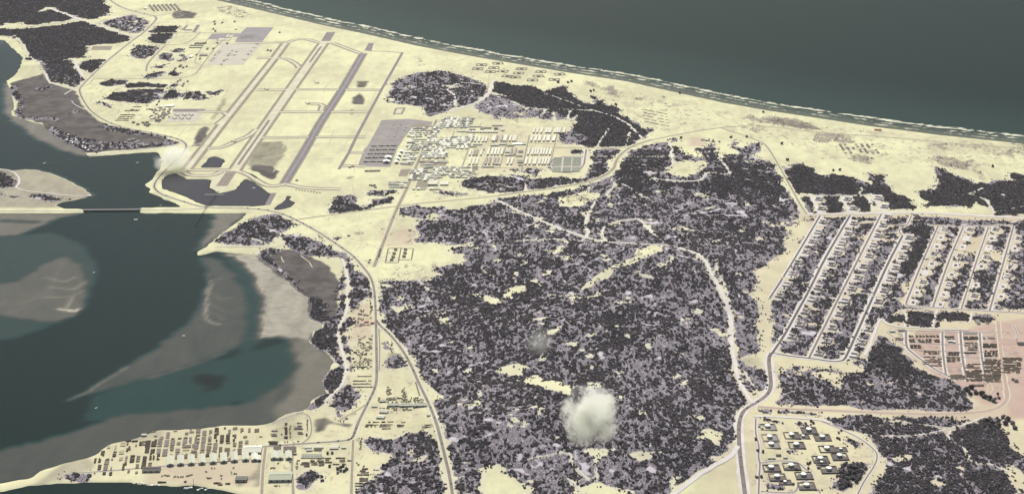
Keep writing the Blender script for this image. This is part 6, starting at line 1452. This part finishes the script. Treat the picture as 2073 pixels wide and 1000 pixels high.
boat(275, 445, 18, .1, 'small pale boat in the bay just below the bridge'); boat(90, 331, 14, .3, 'small boat lying against the channel boom'); boat(278, 330, 14, .4, 'small boat in the channel off the sandy spit')
boat(195, 826, 10, .8, 'tiny boat in the open bay off the depot shore'); boat(514, 381, 14, .5, 'small boat on the lagoon beside the runway end'); boat(190, 552, 10, .2, 'tiny boat at the edge of the western shoal'); boat(372, 680, 12, .1, 'tiny boat over the long grey shoal')
building('bridge_guard_house', 325, 417, 9, 7, 4, .2, 'small guard house on the causeway near the bridge', 'hut', roof='roof_grey')
for i, (px, py) in enumerate([(509, 354), (512, 356), (515, 358), (518, 360)]):
    nb(px, py, 10, 8, 0, 'dark equipment hut at the corner of the runway-end taxiway', 'hut', 'equipment huts at the runway end', roof='roof_dark', h=4)
for i in range(9):
    trucks([(600 + i * 6, 385 + i * .8 + rr.uniform(-1, 1), .1)], 'vehicle in the line along the sand bank south of the metal runway', 'vehicles along the sand bank')

# ------------------------------------------------------------------ scrub (stuff) and separate trees
def bush_nodes(name, mat, seed, squash):
    ng = bpy.data.node_groups.new(name, 'GeometryNodeTree')
    ng.interface.new_socket('Geometry', in_out='INPUT', socket_type='NodeSocketGeometry'); ng.interface.new_socket('Geometry', in_out='OUTPUT', socket_type='NodeSocketGeometry')
    n = ng.nodes; gi = n.new('NodeGroupInput'); go = n.new('NodeGroupOutput')
    ico = n.new('GeometryNodeMeshIcoSphere'); ico.inputs['Radius'].default_value = 1; ico.inputs['Subdivisions'].default_value = 3
    sp = n.new('GeometryNodeSetPosition'); nz = n.new('ShaderNodeTexNoise'); nz.inputs['Scale'].default_value = 2.3; nz.inputs['Detail'].default_value = 2
    pos = n.new('GeometryNodeInputPosition'); ad = n.new('ShaderNodeVectorMath'); ad.operation = 'ADD'; ad.inputs[1].default_value = (seed * 3.1, seed * 1.7, 0)
    ng.links.new(pos.outputs[0], ad.inputs[0]); ng.links.new(ad.outputs[0], nz.inputs['Vector'])
    mr = n.new('ShaderNodeMapRange'); mr.inputs['From Min'].default_value = .3; mr.inputs['From Max'].default_value = .7; mr.inputs['To Min'].default_value = .5; mr.inputs['To Max'].default_value = 1.35
    ng.links.new(nz.outputs['Fac'], mr.inputs['Value'])
    sv = n.new('ShaderNodeVectorMath'); sv.operation = 'SCALE'; ng.links.new(pos.outputs[0], sv.inputs[0]); ng.links.new(mr.outputs[0], sv.inputs['Scale'])
    m2 = n.new('ShaderNodeVectorMath'); m2.operation = 'MULTIPLY'; m2.inputs[1].default_value = (1, 1, squash); ng.links.new(sv.outputs[0], m2.inputs[0])
    a2 = n.new('ShaderNodeVectorMath'); a2.operation = 'ADD'; a2.inputs[1].default_value = (0, 0, squash * .55); ng.links.new(m2.outputs[0], a2.inputs[0])
    ng.links.new(ico.outputs['Mesh'], sp.inputs['Geometry']); ng.links.new(a2.outputs[0], sp.inputs['Position'])
    sm = n.new('GeometryNodeSetMaterial'); sm.inputs['Material'].default_value = MATS[mat]; ng.links.new(sp.outputs[0], sm.inputs[0])
    ip = n.new('GeometryNodeInstanceOnPoints'); ng.links.new(gi.outputs[0], ip.inputs['Points']); ng.links.new(sm.outputs[0], ip.inputs['Instance'])
    na = n.new('GeometryNodeInputNamedAttribute'); na.data_type = 'FLOAT_VECTOR'; na.inputs['Name'].default_value = 'size'; ng.links.new(na.outputs['Attribute'], ip.inputs['Scale'])
    nr = n.new('GeometryNodeInputNamedAttribute'); nr.data_type = 'FLOAT'; nr.inputs['Name'].default_value = 'turn'
    cx = n.new('ShaderNodeCombineXYZ'); ng.links.new(nr.outputs['Attribute'], cx.inputs['Z'])
    ng.links.new(cx.outputs[0], ip.inputs['Rotation'])
    ng.links.new(ip.outputs[0], go.inputs[0])
    return ng

ci, cj = np.nonzero((np.maximum(vegwide, brown * .5) > .05) & mask)
PER = 4
ci = np.repeat(ci, PER); cj = np.repeat(cj, PER)
bx_ = gx[ci] + RNG.uniform(-CELL / 2, CELL / 2, ci.shape); by_ = gy[cj] + RNG.uniform(-CELL / 2, CELL / 2, ci.shape)
ok = (np.abs(bx_) < .29 * by_ + 150) & (by_ > 5750)
bx_, by_ = bx_[ok], by_[ok]
vg = sample(veg, bx_, by_); dn = sample(dens, bx_, by_); wt = sample(wsm, bx_, by_)
clump = .65 * vnoise(bx_, by_ / 2.2, 8, 31, 3) + .35 * vnoise(bx_, by_ / 2.0, 30, 35, 3); clump2 = vnoise(bx_, by_, 260, 32, 3)
prob = (vg > .5 + 1.7 * (.5 * vnoise(bx_, by_ / 1.8, 26, 33, 3) + .5 * vnoise(bx_, by_ / 1.8, 9, 36, 2) - .5)) & (wt < .1)
thr = np.interp(dn, [.25, .5, .66, .8, .9, 1.0], [.59, .54, .515, .485, .43, .27]) + (clump2 - .5) * .17
sel = prob & (clump > thr) & (sample(trail, bx_, by_) < .25)
vw = sample(vegwide, bx_, by_); sel |= (vw > .06) & (vg < .5) & (wt < .05) & (vnoise(bx_, by_, 25, 37, 2) > .60) & (RNG.random(bx_.shape) < .16) & (sample(roadf, bx_, by_) < .2)
# lone bushes on the brown dune scrub
brn = sample(brown, bx_, by_); sel |= (brn > .45) & (clump > .62) & (wt < .05) & (RNG.random(bx_.shape) < .3)
bx_, by_, dn = bx_[sel], by_[sel], dn[sel]
print('bushes', len(bx_))
hz = height(bx_, by_)
rad = np.clip(np.exp(RNG.normal(.68, .36, bx_.shape)), 1.1, 5.5) * (.8 + .5 * dn)
grp = RNG.integers(0, 4, bx_.shape)
for k in range(4):
    s = grp == k
    me = bpy.data.meshes.new('scrub'); nv = int(s.sum()); me.vertices.add(nv)
    me.vertices.foreach_set('co', np.stack([bx_[s], by_[s], hz[s] - .2], 1).astype(np.float32).ravel())
    at = me.attributes.new('size', 'FLOAT_VECTOR', 'POINT'); r_ = rad[s]; at.data.foreach_set('vector', np.stack([r_, r_ * RNG.uniform(.8, 1.2, nv), r_ * RNG.uniform(.75, 1.25, nv)], 1).astype(np.float32).ravel())
    at = me.attributes.new('turn', 'FLOAT', 'POINT'); at.data.foreach_set('value', RNG.uniform(0, 6.28, nv).astype(np.float32))
    o = link(bpy.data.objects.new('scrub', me)); mod = o.modifiers.new('bushes', 'NODES'); mod.node_group = bush_nodes('bushes', 'leaf_a' if k % 2 else 'leaf_b', k, .8)
    o['kind'] = 'stuff'; tag(o, ('dark dense scrub and low trees covering the hills', 'grey-purple scrub bushes mottling the sand', 'low dark thicket bushes over the dunes', 'mixed scrub bushes over hills and yards')[k], 'scrub')

def crown_mesh(seed):
    bm = bmesh.new(); q = random.Random(seed)
    for k in range(7):
        a = q.uniform(0, 6.28); rr_ = q.uniform(0, .62); s = q.uniform(.38, .62)
        bmesh.ops.create_icosphere(bm, subdivisions=2, radius=s, matrix=Matrix.Translation((rr_ * math.cos(a), rr_ * math.sin(a), q.uniform(.35, .95))))
    for v_ in bm.verts: v_.co += Vector((q.uniform(-1, 1), q.uniform(-1, 1), q.uniform(-1, 1))) * .09
    me = bpy.data.meshes.new('crown'); bm.to_mesh(me); bm.free(); me.materials.append(MATS['leaf_a']); return me
CROWNS = [crown_mesh(k) for k in range(5)]
def trunk_mesh():
    v, f = [], []
    for (z, r) in ((0, .07), (.3, .05), (.6, .035)):
        for k in range(6): v.append((r * math.cos(k * 1.047), r * math.sin(k * 1.047), z))
    for i in range(2):
        for k in range(6): f.append((i * 6 + k, i * 6 + (k + 1) % 6, i * 6 + 6 + (k + 1) % 6, i * 6 + 6 + k))
    me = bpy.data.meshes.new('trunk'); me.from_pydata(v, [], f); me.materials.append(MATS['trunk']); return me
TRUNK = trunk_mesh()
def tree(px, py, r, label, group):
    t = empty('tree', P1(px, py), rr.uniform(0, 6)); tag(t, label, 'tree', group)
    c = link(bpy.data.objects.new('crown', rr.choice(CROWNS)), t); c.scale = (r, r * rr.uniform(.85, 1.15), r * rr.uniform(.8, 1.1))
    c = link(bpy.data.objects.new('trunk', TRUNK), t); c.scale = (r, r, r)
for px, py, r in [(1958, 790, 15), (1966, 786, 16), (1974, 796, 15), (1988, 799, 17), (1993, 805, 14), (2004, 808, 17), (2012, 812, 14), (2020, 798, 8), (2021, 806, 10), (1964, 798, 12)]:
    tree(px, py, r * .8, 'dark round tree in the row between the pink depot and the dirt road', 'row trees below the pink depot')
for px, py in [(2000, 852), (2008, 858), (2016, 865), (2030, 845), (2040, 850), (2050, 858), (2036, 858), (2055, 868), (2002, 864), (2022, 862)]:
    tree(px, py, 11, 'dark tree at the bend of the dirt road by the corner sand strip', 'trees at the dirt road bend')
for k in range(26):
    a = rr.uniform(0, 6.28); q = rr.random() ** .5
    tree(1722 + 24 * q * math.cos(a), 960 + 26 * q * math.sin(a), rr.uniform(6, 10), 'dark tree in the grove inside the tank farm', 'grove trees in the tank farm')
for px, py in [(1618, 857), (1642, 853), (1646, 857), (1703, 872), (1698, 876), (1695, 887), (1699, 889), (1636, 939), (1640, 937), (1636, 948), (1656, 947), (1611, 951), (1530, 890), (1534, 912), (1532, 966), (1541, 965), (1545, 915), (1606, 980)]:
    tree(px, py, 6, 'single small tree standing between the fuel tanks', 'single trees between the tanks')
for px, py in [(1594, 325), (1583, 292), (1700, 345), (1687, 346), (2010, 338), (1130, 168), (1150, 168), (1157, 166), (1196, 186), (1202, 184), (1246, 213), (1303, 265), (1379, 280), (1512, 278), (1480, 279), (1510, 300), (1376, 190), (1545, 228)]:
    tree(px, py, 9, 'lone dark tree on open dune sand behind the beach', 'lone dune trees')
for zx, zy in [(545, 825), (1000, 640), (1030, 630), (960, 665), (1060, 680), (1080, 668), (1040, 695), (1000, 690), (960, 715), (850, 628), (690, 770), (740, 770), (750, 820), (820, 455), (885, 450)]:
    tree(540 + zx / 6.667, 850 + zy / 6.667, 6.5, 'dark bushy tree on the sand east of the dark thicket', 'trees east of the thicket')

# ------------------------------------------------------------------ low clouds (volumes) and the hazy air
def cloud(name, px, py, z, wx, wy, wz, dens_, label, seed):
    x, y = [float(q) for q in at_z(px, py, z)]
    bm = bmesh.new(); bmesh.ops.create_icosphere(bm, subdivisions=3, radius=1.0)
    me = bpy.data.meshes.new(name); bm.to_mesh(me); bm.free()
    o = link(bpy.data.objects.new(name, me)); o.location = (x, y, z); o.scale = (wx, wy, wz)
    mt = bpy.data.materials.new(name); mt.use_nodes = True; nt = mt.node_tree; nt.nodes.remove(nt.nodes['Principled BSDF'])
    g = N(nt); pv = g.node('ShaderNodeVolumePrincipled'); pv.inputs['Color'].default_value = (.95, .95, .9, 1); pv.inputs['Anisotropy'].default_value = .3
    tc = g.coords(1, 1, 1); ln = g.node('ShaderNodeVectorMath', operation='LENGTH'); g.link(tc, ln.inputs[0])
    mp = g.node('ShaderNodeMapping'); g.link(tc, mp.inputs[0]); mp.inputs['Location'].default_value = (seed, seed * 2, 0)
    nz = g.noise(mp.outputs[0], 1.35, 7, .68, .5)
    q = g.math('ADD', g.math('SUBTRACT', .95, ln.outputs['Value']), g.math('MULTIPLY', g.math('SUBTRACT', nz, .5), 3.0))
    edge = g.step(ln.outputs['Value'], 1.0, .8)
    g.link(g.math('MULTIPLY', edge, g.math('MULTIPLY', g.step(q, .08, 1.0), dens_)), pv.inputs['Density'])
    g.link(pv.outputs[0], nt.nodes['Material Output'].inputs['Volume'])
    me.materials.append(mt); o['kind'] = 'stuff'
    return tag(o, label, 'cloud')
cloud('cloud', 1196, 842, 330, 112, 146, 115, .060, 'bright ragged cloud puff hanging over the southern scrub hills', 4.0)
cloud('smoke_puff', 352, 322, 60, 120, 150, 75, .020, 'pale dust cloud over the road beside the spit and runway end', 9.0)
cloud('cloud', 1092, 690, 230, 85, 100, 60, .005, 'thin wisp of cloud over the middle of the scrub hills', 13.0)

bm = bmesh.new(); bmesh.ops.create_cube(bm, size=1.0); me = bpy.data.meshes.new('haze'); bm.to_mesh(me); bm.free()
o = link(bpy.data.objects.new('haze', me)); o.scale = (24000, 26000, 3330); o.location = (0, 10000, 3330 / 2 - 5)
mt = bpy.data.materials.new('haze'); mt.use_nodes = True; nt = mt.node_tree; nt.nodes.remove(nt.nodes['Principled BSDF'])
pv = nt.nodes.new('ShaderNodeVolumePrincipled'); pv.inputs['Color'].default_value = (.93, .93, .95, 1); pv.inputs['Density'].default_value = 4.0e-6; pv.inputs['Anisotropy'].default_value = .6
nt.links.new(pv.outputs[0], nt.nodes['Material Output'].inputs['Volume'])
me.materials.append(mt); o['kind'] = 'stuff'; tag(o, 'thin pale haze filling the air over the whole coast', 'haze')
print('objects', len(bpy.data.objects))
